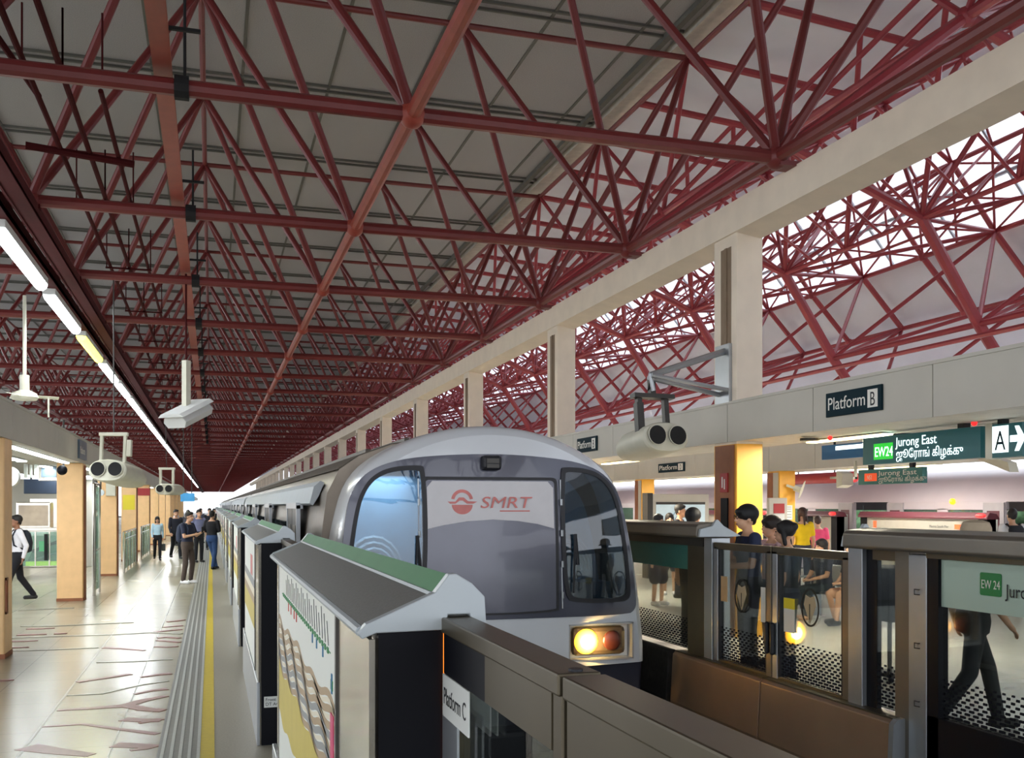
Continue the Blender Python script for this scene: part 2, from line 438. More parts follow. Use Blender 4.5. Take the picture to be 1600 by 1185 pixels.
branches = [
 (c6((150,1120),(330,1145),(520,1166)), .22, .10, 0), (c6((650,1108),(760,1112),(885,1118)), .16, .12, 0), (c6((740,1140),(820,1128),(885,1106)), .04, .14, 0),
 (c6((240,1005),(470,990),(690,1020),(895,1046)), .05, .07, 0), (c6((700,962),(830,970),(915,968)), .14, .12, 0), (c6((790,986),(860,972),(915,960)), .03, .10, 0),
 (c6((325,912),(520,900),(720,885)), .06, .14, 0), (c6((700,888),(820,855),(945,830)), .15, .08, 0), (c6((720,885),(820,905),(930,914)), .14, .12, 0),
 (c6((765,820),(860,800),(950,790)), .05, .12, 0), (c6((380,828),(580,818),(800,768),(955,745)), .035, .05, 1),
 (c6((800,724),(880,712),(970,702)), .05, .12, 0), (c6((440,752),(600,728),(740,706)), .08, .10, 0),
 (c6((550,640),(760,635),(980,622)), .04, .06, 1), (c6((590,556),(700,562),(820,572)), .10, .06, 0), (c6((880,550),(950,553),(1010,548)), .06, .08, 0),
 (c6((890,515),(960,520),(1020,526)), .05, .08, 0), (c6((895,500),(950,496),(1020,502)), .10, .08, 0), (c6((60,575),(250,570),(560,556)), .03, .05, 1),
 (c6((60,500),(350,490),(640,482),(860,470),(1030,478)), .10, .08, 1), (c6((880,468),(960,458),(1030,452)), .08, .10, 0), (c6((930,440),(980,434),(1035,430)), .06, .10, 0),
 (c6((60,520),(140,520),(215,515)), .10, .06, 0), (c6((60,556),(110,556),(165,553)), .08, .04, 0), (c6((0,742),(40,742),(72,738)), .10, .08, 0),
 (c6((100,484),(190,482),(265,478)), .12, .08, 0), (c6((155,450),(240,448),(310,444)), .12, .08, 0), (c6((310,477),(350,476),(380,474)), .10, .06, 0),
 (c6((120,435),(300,434),(620,418),(760,412)), .06, .10, 1), (c6((950,410),(1000,405),(1040,398)), .06, .10, 0), (c6((100,345),(300,335),(420,330)), .08, .10, 1),
]
br = thing('paving_inlay', 'maroon twig shaped strips inlaid in the cream floor of the left platform', 'floor inlay', (-1.2, 10, 0))
for p, w0, w1, k in branches:
    ZI[0] += .0003
    ribbon(p, w0, w1).build('inlay_strip', M['inlayg' if k else 'inlay'], br, off=br.location)

# ------------------------------------------------------------ roof skins
mb = MB().box(-24, 8.85, -16, END+3, 10.95, 11.05); struct('ceiling', mb, M['ceil'])
bt = MB()
for k in range(-13, 5):
    x = 0.62+k*1.8
    if x < 8.6: bt.box(x-.03, x+.03, -16, END, 10.925, 10.952)
bt2 = MB()
for j in range(-6, 70):
    y = YB0+MOD*j+2.23
    for d in (-.16, .12): bt2.box(-24, 8.6, y+d, y+d+.05, 10.90, 10.952)
struct('trim_5', bt, M['batten']); struct('trim_6', bt2, M['batten'])
struct('trim_7', MB().box(8.62, 9.1, -16, END, 10.80, 11.0), M['trimw'])
struct('trim_8', MB().box(8.30, 8.42, -16, END, 10.84, 10.95), M['batten'])
# raised lining, sloped glazing, sloped lining (right of the near roof)
def slab(x0, z0, x1, z1, t=.12, y0=-16, y1=END+3):
    d = Vector((x1-x0, z1-z0)).normalized(); n = Vector((-d[1], d[0]))*t
    if n[1] < 0: n = -n
    return MB().prism([(x0, z0), (x1, z1), (x1+n[0], z1+n[1]), (x0+n[0], z0+n[1])], 'y', y0, y1)
PA, PB_, PC_, PD = (9.05, 11.0), (14.2, 10.35), (16.3, 7.85), (18.9, 5.15)
struct('ceiling_upper', slab(*PA, *PB_), M['cream'])
struct('ceiling_lower', slab(*PC_, *PD), M['cream'])
# glazing with its bars: window_1
gl = struct('window_1', slab(*PB_, *PC_, t=.02), M['skyglass'])
bars = MB()
dx, dz = PC_[0]-PB_[0], PC_[1]-PB_[1]
y = -6
while y < 120:
    bars.add([(PB_[0], y, PB_[1]+.02), (PC_[0], y, PC_[1]+.02), (PC_[0], y+.06, PC_[1]+.02), (PB_[0], y+.06, PB_[1]+.02),
              (PB_[0], y, PB_[1]+.08), (PC_[0], y, PC_[1]+.08), (PC_[0], y+.06, PC_[1]+.08), (PB_[0], y+.06, PB_[1]+.08)],
             [(0,3,2,1),(4,5,6,7),(0,1,5,4),(1,2,6,5),(2,3,7,6),(3,0,4,7)])
    y += 2.23
for f in (.33, .66):
    x = PB_[0]+dx*f; z = PB_[1]+dz*f; bars.box(x-.04, x+.04, -6, 120, z+.02, z+.08)
bars.build('glazing_bar', M['alu'], gl)

# ------------------------------------------------------------ space frames
def frame_members(parent, XB, XT, ZBf, ZTf, js, rb=.085, rd=.06, rt=.055, m=None, label_bright=None):
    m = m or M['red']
    # longitudinal chords
    y0, y1 = YB0+MOD*js[0], YB0+MOD*js[-1]
    def nm(Y): return 10 if Y < 30 else 6
    for i, x in enumerate(XB):
        q = MB()
        q.tube((x, y0, ZBf[i]), (x, y1, ZBf[i]), rb*.95, 10)
        for j in js[:26]: q.ball((x, YB0+MOD*j, ZBf[i]), rb*1.75, 10, 6)
        q.build('bottom_chord', M['orange'] if abs(x-2.06) < .1 else m, parent, smooth='auto')
    for i, x in enumerate(XT):
        q = MB(); q.tube((x, y0-MOD/2, ZTf[i]), (x, y1+MOD/2, ZTf[i]), rt, 8)
        for j in js[:20]: q.ball((x, YB0+MOD*(j+.5), ZTf[i]), rt*1.7, 8, 5)
        q.build('top_chord', m, parent, smooth='auto')
    st = MB(); cnt = 0; stt = MB()
    for j in js:
        Y = YB0+MOD*j; n = nm(Y)
        q = MB()
        for i in range(len(XB)-1): q.tube((XB[i], Y, ZBf[i]), (XB[i+1], Y, ZBf[i+1]), rb, n, caps=False)
        if j < 32: q.build('transverse_chord', m, parent, smooth='auto')
        else: stt.add(q.v, q.f)
        q = MB(); Y2 = Y+MOD/2
        for i in range(len(XT)-1): q.tube((XT[i], Y2, ZTf[i]), (XT[i+1], Y2, ZTf[i+1]), rt, n, caps=False)
        if j < 32: q.build('upper_tie', m, parent, smooth='auto')
        else: stt.add(q.v, q.f)
        # diagonals: every top joint to its four bottom joints
        for i, x in enumerate(XT):
            q = MB()
            for k, xb in enumerate(XB):
                if abs(xb-x) < MOD*.75:
                    for yy in (Y, Y+MOD): q.tube((xb, yy, ZBf[k]), (x, Y2, ZTf[i]), rd, n, caps=False)
            if not q.v: continue
            if cnt < 96 and j < 21 and x > -8: q.build('diagonal_brace', m, parent, smooth='auto'); cnt += 1
            else: st.add(q.v, q.f)
    o = st.build('far_diagonal_brace', m, parent, fixn=False); o['kind'] = 'stuff'
    if stt.v: o = stt.build('far_transverse_chord', m, parent, fixn=False); o['kind'] = 'stuff'
fr = thing('roof_space_frame', 'maroon tubular space frame carrying the grey ceiling above the train and left platform', 'roof truss')
frame_members(fr, XB, XT, [ZB]*5, [ZT]*5, JB)
# right frame: follows the folded roof
fr2 = thing('roof_space_frame', 'maroon tubular frame, coloured paler for daylight haze, under the skylight beyond the cream beam', 'roof truss')
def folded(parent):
    m = M['red_hazed']
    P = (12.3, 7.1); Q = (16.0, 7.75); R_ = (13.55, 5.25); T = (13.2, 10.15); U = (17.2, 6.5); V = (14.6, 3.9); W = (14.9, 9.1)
    S2 = (9.3, 8.2)
    js = list(range(-2, 34))
    y0, y1 = YB0+MOD*js[0], YB0+MOD*js[-1]
    for p, r in ((P, .05), (Q, .06), (R_, .06), (T, .06), (U, .06), (V, .07), (W, .055), (S2, .075)):
        q = MB().tube((p[0], y0, p[1]), (p[0], y1, p[1]), r, 8)
        for j in js[:16]: q.ball((p[0], YB0+MOD*j, p[1]), r*1.8, 8, 5)
        q.build('long_chord', m, parent, smooth='auto')
    st = MB(); cn = 0; cb = 0
    for j in js:
        Y = YB0+MOD*j; Y2 = Y+MOD/2; n = 8 if j < 10 else 5
        q = MB()
        def t(a, b, r, ya=Y, yb=Y): q.tube((a[0], ya, a[1]), (b[0], yb, b[1]), r, n, caps=False)
        t((6.52, ZB), S2, .08); t(S2, P, .085); t(P, R_, .105); t(R_, V, .105)
        q2 = q
        if j < 20: q.build('cross_rib', m, parent, smooth='auto')
        else: st.add(q.v, q.f)
        q = MB()
        # rafters under the glazing and the sloped lining, every half module
        for yy in (Y, Y2):
            t(W, Q, .06, yy, yy); t(Q, U, .07, yy, yy); t(T, W, .05, yy, yy); t((8.75, ZT), T, .075, yy, yy)
        if j < 20: q.build('rafter', m, parent, smooth='auto')
        else: st.add(q.v, q.f)
        q = MB()
        for a, b in ((P, W), (P, Q), (R_, Q), (R_, U), (V, U), (P, T), (S2, T)):
            r = .045
            t(a, b, r, Y, Y2); t(a, b, r, Y+MOD, Y2)
        t(S2, (8.75, ZT), .05, Y, Y2); t(S2, (8.75, ZT), .05, Y+MOD, Y2)
        # slender lattice close to the glass
        for f0, f1 in ((0, .5), (.5, 1)):
            a = (W[0]+(Q[0]-W[0])*f0, W[1]+(Q[1]-W[1])*f0); b = (W[0]+(Q[0]-W[0])*f1, W[1]+(Q[1]-W[1])*f1)
            t(a, b, .025, Y, Y2); t(b, a, .025, Y, Y2); t(a, b, .025, Y2, Y+MOD); t(b, a, .025, Y2, Y+MOD)
        t((P[0]+.9, P[1]+.05), (P[0]+.9, P[1]+.05), .03, Y, Y+MOD)
        for a, b in ((S2, T), (T, W), (S2, P), (P, W), (W, Q)):
            for ya, yb in ((Y, Y+MOD/4), (Y+MOD/4, Y2), (Y2, Y+.75*MOD), (Y+.75*MOD, Y+MOD)):
                t(a, b, .028, ya, yb); 
        for a, b in ((T, P), (T, S2), ((11, 10.3), S2), ((11, 10.3), P)):
            t(a, b, .05, Y, Y2); t(a, b, .05, Y2, Y+MOD)
        if j < 20: q.build('lattice_brace', m, parent, smooth='auto')
        else: st.add(q.v, q.f)
    # bottom ladder frame just above the fascia
    q = MB().tube((14.9, y0, 4.35), (14.9, y1, 4.35), .05, 6)
    q.tube((13.2, y0, 4.95), (13.2, y1, 4.95), .05, 6)
    q.build('ladder_chord', m, parent, smooth='auto')
    o = st.build('far_rib', m, parent, fixn=False); o['kind'] = 'stuff'
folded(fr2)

# ------------------------------------------------------------ concrete beam, columns, fascia boards
BX0, BX1 = 6.72, 7.12
bm_ = MB().prism([(BX0, 5.58), (BX1, 5.52), (BX1, 6.0), (BX0, 6.0)], 'y', -6, 190)
o = bm_.build('concrete_beam', M['concrete']); tag(o, 'long cream concrete beam running over the column tops beside the train', 'beam')
so = MB()
for j in range(-2, 22):
    Y = YB0+MOD*j; so.box(6.50, 6.9, Y-.12, Y+.12, 5.98, 6.04)
so.build('bearing_plate', M['red'], o)
for k in range(0, 22):
    Y = 11.8+7.2*k
    nth = ['nearest', 'second nearest', 'third nearest', 'fourth nearest', 'fifth nearest']
    lab = ('tall cream concrete column with grooved side, %s on the right platform' % nth[k]) if k < 5 else 'distant cream concrete column under the long beam, beyond the fifth'
    t = thing('concrete_column', lab, 'column', (BX0+.03, Y, .12), group='columns under the cream beam' if k >= 5 else None)
    MB().box(0, .40, 0, .62, 2.60, 5.46).build('shaft', M['concrete'], t, bevel=.012)
    MB().box(-.004, .03, .14, .42, 3.2, 5.3).box(-.02, .02, .24, .30, 3.2, 5.3).build('drain_pipe', M['groove'], t)
    MB().box(0, .40, 0, .62, 0, 2.62).build('painted_foot', M['gold2'], t, bevel=.012)
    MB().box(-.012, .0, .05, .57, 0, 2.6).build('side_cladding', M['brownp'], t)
def fascia(name, label, x0, x1, y0, y1, zb=2.76, zt=3.28, step=2.0, lights=True, flip=False):
    t = thing(name, label, 'fascia', ((x0+x1)/2, (y0+y1)/2, zb))
    lo, hi = min(x0, x1), max(x0, x1)
    MB().box(lo+.02, hi-.02, y0, y1, zb+.005, zt-.02).build('beam_core', M['soffit'], t, off=t.location)
    pn = MB(); y = y0
    while y < y1-.1:
        e = min(y+step-.012, y1)
        if y < y0+38:
            MB().box(lo, lo+.02, y, e, zb, zt).build('cladding_panel', M['fascia'], t, off=t.location); MB().box(hi-.02, hi, y, e, zb, zt).build('cladding_panel', M['fascia'], t, off=t.location)
        else: pn.box(lo, lo+.02, y, e, zb, zt); pn.box(hi-.02, hi, y, e, zb, zt)
        y += step
    o = pn.build('far_cladding_panel', M['fascia'], t, off=t.location); o['kind'] = 'stuff'
    MB().box(lo-.015, hi+.015, y0, y1, zt-.005, zt+.03).build('capping', M['fascia'], t, off=t.location)
    return t
fascia('platform_fascia', 'pale panelled fascia over the near edge of the right platform, bearing the Platform B sign', 6.72, 7.85, -4, 190)
fascia('platform_fascia', 'pale panelled fascia over the far side of the right platform, behind the hanging signs', 13.5, 14.6, -4, 190, 2.76, 3.62)
fascia('platform_fascia', 'pale panelled fascia above the ochre pillars of the left platform', -3.6, -2.45, -4, 190, 2.74, 3.2)
# lamps beneath the fascias
def strip(x, y0, y1, z, label, w=.14, m='lampw', power=0, col=(1, .9, .7)):
    t = thing('soffit_light', label, 'light', (x, (y0+y1)/2, z))
    MB().box(x-w/2-.02, x+w/2+.02, y0, y1, z, z+.012).build('housing', M['fixture'], t, off=t.location)
    MB().box(x-w/2, x+w/2, y0+.02, y1-.02, z-.02, z+.002).build('diffuser', M[m], t, off=t.location)
    if power:
        l = bpy.data.lights.new('lamp_glow', 'AREA'); l.shape = 'RECTANGLE'; l.size = w; l.size_y = y1-y0; l.energy = power; l.color = col
        lo = bpy.data.objects.new('lamp_glow', l); C.objects.link(lo); lo.parent = t; lo.location = (0, 0, -.03)
for i in range(5):
    y0 = 9.8+i*7.2
    strip(7.62, y0, y0+1.6, 2.745, 'warm strip light under the near right fascia, '+['first before the nearest column', 'second beyond the nearest column', 'third along', 'fourth along', 'fifth and farthest'][i], power=150)
for i in range(4):
    y0 = 17+i*8
    strip(14.45, y0, y0+3.2, 2.745, 'warm strip light under the far right fascia, '+['nearest', 'second along', 'third along', 'farthest'][i], power=140, col=(1, .95, .86))
for i in range(7):
    y0 = 14.6+i*7.25
    strip(-3.35, y0+.5, y0+5.5, 2.72, 'bright soffit light between ochre pillars of the left fascia, '+['nearest', 'second along', 'third along', 'fourth along', 'fifth along', 'sixth along', 'seventh along'][i], m='lamp', power=60, col=(.95, .98, 1))
    strip(-2.72, y0+.6, y0+6.4, 2.735, 'narrow bright light along the inner edge of the left fascia, '+['nearest', 'second along', 'third along', 'fourth along', 'fifth along', 'sixth along', 'seventh along'][i], w=.10, m='lamp')

# ------------------------------------------------------------ ochre pillars (left platform)
nth = ['cut by the left edge of the picture', 'the large one right of the man in white shirt', 'third along with a pale box near its top', 'fourth along with a yellow notice', 'fifth along', 'sixth along', 'seventh along']
for k in range(12):
    Y = 13.97+7.25*k-(.5 if k == 0 else 0)
    lab = 'ochre platform pillar, '+nth[k] if k < 7 else 'distant ochre platform pillar beyond the seventh'
    t = thing('ochre_pillar', lab, 'pillar', (-2.93, Y, 0), group='far ochre pillars' if k >= 7 else None)
    MB().box(0, .48, 0, .5, 0, 2.74).build('shaft', M['gold'], t, bevel=.02)
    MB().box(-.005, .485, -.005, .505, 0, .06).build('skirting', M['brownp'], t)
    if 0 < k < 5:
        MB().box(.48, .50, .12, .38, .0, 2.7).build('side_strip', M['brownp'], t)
    if k == 0:
        q = MB().box(.485, .497, .02, .05, .55, 1.0).box(.485,.497,.12,.15,.55,1.0).box(.485,.497,.02,.15,.97,1.0).box(.485,.497,.02,.15,.55,.58); q.build('slot_frame', M['brownp'], t)
    if k == 2:
        MB().box(.22, .46, -.12, 0, 2.15, 2.55).build('junction_box', M['camw'], t, bevel=.01)
    if k == 3:
        MB().box(.05, .43, -.012, 0, 1.75, 2.25).build('yellow_notice', M['yelsig'], t)
    if k == 4:
        MB().box(-.2, .5, -.03, .0, 2.3, 2.6).build('red_board', M['redsig'], t)
# steel frames just right of the second pillar
# ------------------------------------------------------------ train
TY = 9.0; XC = 2.60
def tface(x, z, inset=0.0):
    """front surface of the cab: bowed in plan, raked back above"""
    u = (x-XC)/1.64
    return TY+0.16*u*u+max(0, z-1.0)**2*0.05+inset
PROF_R = [(2.60, 2.69), (2.93, 2.665), (3.25, 2.59), (3.55, 2.46), (3.80, 2.30), (3.96, 2.09), (4.06, 1.71), (4.165, 1.12), (4.24, .54), (4.24, .32)]
def mirror(p): return [(2*XC-x, z) for x, z in p]
PROF = [(XC*2-x, z) for x, z in reversed(PROF_R)]+PROF_R[1:]     # left foot, over the top, right foot
def smooth_closed(pts, it=2, keep=0):
    for _ in range(it):
        q = []
        n = len(pts)
        for i in range(n):
            a = pts[i]; b = pts[(i+1) % n]
            q.append((a[0]*.75+b[0]*.25, a[1]*.75+b[1]*.25)); q.append((a[0]*.25+b[0]*.75, a[1]*.25+b[1]*.75))
        pts = q
    return pts
def skin_plate(pts, inset, thick, name, m, parent, off, smooth=True, sub=0.12, holes=()):
    """plate cut to an outline and laid on the cab's curved front"""
    b = bmesh.new()
    def loop(ps):
        # densify
        out = []
        for i in range(len(ps)):
            a = Vector(ps[i]); c = Vector(ps[(i+1) % len(ps)]); k = max(1, int((c-a).length/sub))
            for j in range(k): out.append(a+(c-a)*j/k)
        vs = [b.verts.new((p[0], 0, p[1])) for p in out]
        return [b.edges.new((vs[i], vs[(i+1) % len(vs)])) for i in range(len(vs))]
    es = loop(pts)
    for h_ in holes: es += loop(h_)
    bmesh.ops.triangle_fill(b, use_beauty=True, edges=es)
    for cut in [XC+x*.2 for x in range(-8, 9)]:
        bmesh.ops.bisect_plane(b, geom=b.verts[:]+b.edges[:]+b.faces[:], plane_co=(cut, 0, 0), plane_no=(1, 0, 0))
    for z in [.4+.25*k for k in range(10)]:
        bmesh.ops.bisect_plane(b, geom=b.verts[:]+b.edges[:]+b.faces[:], plane_co=(0, 0, z), plane_no=(0, 0, 1))
    for f in b.faces:
        f.normal_update()
        if f.normal.y > 0: f.normal_flip()
    r = bmesh.ops.extrude_face_region(b, geom=b.faces[:])
    back = [v for v in r['geom'] if isinstance(v, bmesh.types.BMVert)]
    bs = set(back)
    for v in b.verts:
        y = tface(v.co.x, v.co.z)+inset
        v.co.y = y+(0 if v in bs else thick)
    for v in b.verts: v.co -= Vector(off)
    bmesh.ops.recalc_face_normals(b, faces=b.faces)
    me = bpy.data.meshes.new(name); b.to_mesh(me); b.free()
    me.materials.append(m)
    for p in me.polygons: p.use_smooth = smooth
    o = bpy.data.objects.new(name, me); C.objects.link(o); o.parent = parent
    e = o.modifiers.new('edges', 'EDGE_SPLIT'); e.split_angle = .7
    return o
tr = thing('train', 'white fronted metro train with dark grey cab mask and lit yellow headlight in the centre', 'train', (XC, TY, -1.14))
OF = Vector(tr.location)
# shell of the nose
outer = PROF
def scaled(ps, s, sz=None):
    return [(XC+(x-XC)*s, .32+(z-.32)*(sz or s)) for x, z in ps]
def ring(ps, fy): return [(x, fy(x, z), z) for x, z in ps]
def subdiv(ps):
    out = []
    for a, b_ in zip(ps, ps[1:]):
        for k in range(3):
            out.append((a[0]+(b_[0]-a[0])*k/3, a[1]+(b_[1]-a[1])*k/3))
    out.append(ps[-1]); 
    for _ in range(2):
        out = [out[0]]+[((out[i-1][0]+2*out[i][0]+out[i+1][0])/4, (out[i-1][1]+2*out[i][1]+out[i+1][1])/4) for i in range(1, len(out)-1)]+[out[-1]]
    return out
P0 = subdiv(PROF)
CABL = 1.7
rings = [ring(scaled(P0, .93, .955), lambda x, z: tface(x, z)), ring(scaled(P0, .962, .978), lambda x, z: tface(x, z)+.03), ring(scaled(P0, .985, .992), lambda x, z: tface(x, z)+.10),
         ring(scaled(P0, .997, .998), lambda x, z: tface(x, z)+.22), ring(P0, lambda x, z: TY+.62), ring(P0, lambda x, z: TY+.95)]
MB().loft(rings, cap=False, closed=False).build('cab_shell', M['trainw'], tr, smooth='auto', off=OF)
face = scaled(P0, .93, .955)
C2 = lambda l: [tuple(at(480+x/2.755, 640+y/2.755, Y=TY+.05)[i] for i in (0, 2)) for x, y in l]
mask = [(1.15, .84), (1.13, 1.2), (1.15, 1.558), (1.19, 1.90), (1.27, 2.10), (1.42, 2.24), (1.67, 2.33), (2.05, 2.375), (2.60, 2.395), (3.05, 2.375), (3.45, 2.33), (3.72, 2.235), (3.89, 2.05), (3.97, 1.75), (4.03, 1.35), (4.085, .94), (4.065, .85), (3.98, .805), (2.6, .82), (1.23, .80)]
hl = [(3.33, .735), (4.02, .735), (4.02, .375), (3.33, .375)]
hlm = [(2*XC-x, z) for x, z in hl]
winR = [(3.30, 2.20), (3.33, 2.235), (3.59, 2.215), (3.74, 2.13), (3.83, 1.99), (3.88, 1.81), (3.93, 1.47), (3.965, 1.10), (3.95, 1.0), (3.84, .975), (3.40, .99), (3.33, 1.04), (3.30, 1.25), (3.285, 1.70)]
winL = [(2*XC-x-.03, z) for x, z in winR][::-1]
hw = [smooth_closed(winR, 2), smooth_closed(winL, 2)]
skin_plate([(x, z) for x, z in face], 0.0, .03, 'front_panel', M['trainw'], tr, OF, holes=[hl, hlm]+hw)
mk = skin_plate(smooth_closed(mask, 2), -.02, .03, 'cab_mask', M['traing'], tr, OF, holes=hw)
for wv, nme in ((winR, 'right'), (winL, 'left')):
    big = smooth_closed([(sum(p[0] for p in wv)/len(wv)+(x-sum(p[0] for p in wv)/len(wv))*1.13, sum(p[1] for p in wv)/len(wv)+(z-sum(p[1] for p in wv)/len(wv))*1.07) for x, z in wv], 2)
    inner = smooth_closed(wv, 2)
    f = skin_plate(big, -.035, .04, 'window_seal', M['rubber'], tr, OF, holes=[inner])
    g = skin_plate(inner, -.028, .012, 'cab_window', M['cabglass'], tr, OF)
    # wiper
    xx = (3.36 if nme == 'right' else 1.80)
    q = MB(); a = Vector((xx, tface(xx, 1.1)-.06, 1.05)); b_ = Vector((xx+.02, tface(xx, 1.6)-.06, 1.62)); q.tube(a, b_, .012, 6); q.tube(b_, b_+Vector((.03, 0, -.3)), .018, 6)
    q.build('wiper', M['rubber'], tr, off=OF)
# behind the cab panes: rear wall, desk and nested pale arcs
MB().prism([(x, z-.03) for x, z in scaled(P0, .90, .93)], 'y', TY+.90, TY+.93).build('cab_rear_wall', mat('cab_wall_blue_grey', (140, 176, 200), .7), tr, off=OF)
l = bpy.data.lights.new('cab_fill_light', 'AREA'); l.size = .5; l.energy = 16; l.color = (.85, .94, 1)  # added fill inside the cab to brighten the left window
lo = bpy.data.objects.new('cab_fill_light', l); C.objects.link(lo); lo.parent = tr; lo.location = (1.65-OF[0], TY+.62-OF[1], 2.2-OF[2])
MB().box(1.3, 3.9, TY+.35, TY+.7, .5, 1.12).build('driver_desk', mat('driver_desk_grey', (104, 122, 134), .5), tr, off=OF)
for cx in (1.55, 3.6):
    q = MB()
    for k in range(4):
        rr = .30-.045*k
        q.path([(cx+rr*math.cos(a)*.95, TY+.86-.03*k, 1.22+.36*math.sin(a)*(1-.16*k)) for a in [PI*t/10 for t in range(11)]], .022, 6)
    q.build('nested_arc', mat('pale_arc', (176, 200, 212), .5), tr, off=OF)  # nested pale arcs behind each cab window
# central door with frame and sticker
dr = smooth_closed([(1.88, .86), (1.88, .92), (1.88, 2.06), (1.88, 2.17), (1.99, 2.17), (3.10, 2.17), (3.215, 2.17), (3.215, 2.06), (3.215, .92), (3.215, .86)], 2)
din = smooth_closed([(1.91, .88), (1.91, .94), (1.91, 2.05), (1.91, 2.14), (2.0, 2.14), (3.09, 2.14), (3.185, 2.14), (3.185, 2.05), (3.185, .94), (3.185, .88)], 2)
skin_plate(dr, -.032, .02, 'door_seal', M['rubber'], tr, OF, holes=[din])
skin_plate(din, -.030, .02, 'centre_door', M['traindoor'], tr, OF)
stk = [(1.925, 1.68), (1.925, 2.07), (1.975, 2.13), (3.115, 2.13), (3.17, 2.07), (3.17, 1.675), (3.0, 1.72), (2.8, 1.75), (2.55, 1.765), (2.3, 1.75), (2.08, 1.715)]
skin_plate(stk, -.036, .008, 'white_sticker', mat('white_door_sticker', (208, 206, 208), .35, noise=.02), tr, OF)
# hinges in pale metal beside the door
q = MB()
for x in (1.845, 3.25):
    for z in (1.0, 1.3, 1.6, 1.9): q.tube((x, tface(x, z)-.04, z), (x, tface(x, z)-.04, z+.06), .014, 6)
    q.tube((x, tface(x, .9)-.03, .9), (x, tface(x, 2.15)-.03, 2.15), .008, 6)
q.build('hinge', M['alu'], tr, off=OF)
# logo: ring with a wave, and lettering
def ann(cx, cz, r0, r1, a0, a1, n=20):
    return [(cx+r1*math.cos(a0+(a1-a0)*k/n), cz+r1*math.sin(a0+(a1-a0)*k/n)) for k in range(n+1)]+[(cx+r0*math.cos(a1-(a1-a0)*k/n), cz+r0*math.sin(a1-(a1-a0)*k/n)) for k in range(n+1)]
lg = []
cx, cz = 2.255, 1.935
skin_plate(ann(cx, cz+.01, .075, .105, 0.15, PI-.15), -.039, .006, 'logo_arc', M['logo'], tr, OF, sub=.05)
skin_plate([(2.115, 1.935), (2.19, 1.935), (2.225, 1.975), (2.27, 1.975), (2.31, 1.94), (2.40, 1.935), (2.36, 1.915), (2.30, 1.915), (2.26, 1.945), (2.23, 1.945), (2.19, 1.915), (2.14, 1.915)], -.040, .006, 'logo_wave', M['logo'], tr, OF, sub=.05)
skin_plate([(cx+.10*math.cos(a), cz-.03+.09*math.sin(a)) for a in [PI+PI*t/14 for t in range(15)]], -.039, .006, 'logo_half_disc', M['logo'], tr, OF, sub=.05)
tx = text('lettering', 'SMRT', .155, (2.42, tface(2.6, 1.9)-.045, 1.875), '-y', M['logo'], tr, ext=.003, sx=1.32, off=OF)
for v in tx.data.vertices: v.co.x += (v.co.z-(1.875-OF[2]))*.25      # slanted capitals
skin_plate([(2.62, 1.84), (2.92, 1.84), (2.92, 1.852), (2.62, 1.852)], -.040, .006, 'logo_underline', M['logo'], tr, OF)
# roof lamp box
q = MB().box(2.45, 2.64, TY-.02, TY+.2, 2.235, 2.375); q.build('lamp_box', M['rubber'], tr, bevel=.03, off=OF)
MB().box(2.485, 2.605, TY-.03, TY, 2.30, 2.345).box(2.485, 2.605, TY-.03, TY, 2.255, 2.29).build('lamp_slot', M['dkgrey'], tr, off=OF)
# headlights
for s_ in (1, -1):
    f = lambda x: x if s_ > 0 else 2*XC-x
    y = tface(3.68, .55)
    q = MB(); a, b_ = sorted((f(3.33), f(4.02)))
    q.box(a, b_, y+.10, y+.13, .375, .735); h = q.build('headlight_recess', M['trainw'], tr, off=OF)
    q = MB(); q.box(a, b_, y-.03, y+.1, .375, .39).box(a, b_, y-.03, y+.1, .72, .735).box(a, a+.015, y-.03, y+.1, .375, .735).box(b_-.015, b_, y-.03, y+.1, .375, .735)
    q.build('recess_lip', M['alu'], tr, off=OF)
    a2, b2 = sorted((f(3.385), f(3.955)))
    bz = MB().box(a2, b2, y-.0, y+.10, .415, .70).build('headlight_bezel', M['lampbed'], tr, bevel=.05, off=OF)
    q = MB(); q.ball((f(3.525), y+.0, .558), .125, 20, 12, (1, .25, 1)); q.build('headlight_lens', M['headlight'], tr, smooth=True, off=OF)
    q = MB(); q.ball((f(3.525), y-.02, .555), .07, 16, 10, (1, .3, 1)); q.build('headlight_core', M['headcore'], tr, smooth=True, off=OF)
    q = MB(); q.ball((f(3.80), y+.0, .558), .10, 20, 12, (1, .25, 1)); q.build('tail_lens', M['amberdim'], tr, smooth=True, off=OF)
    l = bpy.data.lights.new('headlight_beam', 'SPOT'); l.energy = 60 if s_ > 0 else 45; l.color = (1, .62, .2); l.spot_size = 2.4; l.spot_blend = .8; l.shadow_soft_size = .08
    lo = bpy.data.objects.new('headlight_beam', l); C.objects.link(lo); lo.parent = tr
    lo.location = (f(3.525)-OF[0], y-.1-OF[1], .56-OF[2]); lo.rotation_euler = (PI/2-.05, 0, -.35 if s_ > 0 else .25)
# lower dark skirt
q = MB().prism([(1.05, -.55), (4.15, -.55), (4.2, .33), (1.0, .33)], 'y', TY+.22, TY+.95); q.build('skirt', M['bumper'], tr, bevel=.03, off=OF)
q = MB().box(2.3, 2.9, TY-.05, TY+.3, -.62, -.25); q.build('coupler', M['rubber'], tr, bevel=.05, off=OF)
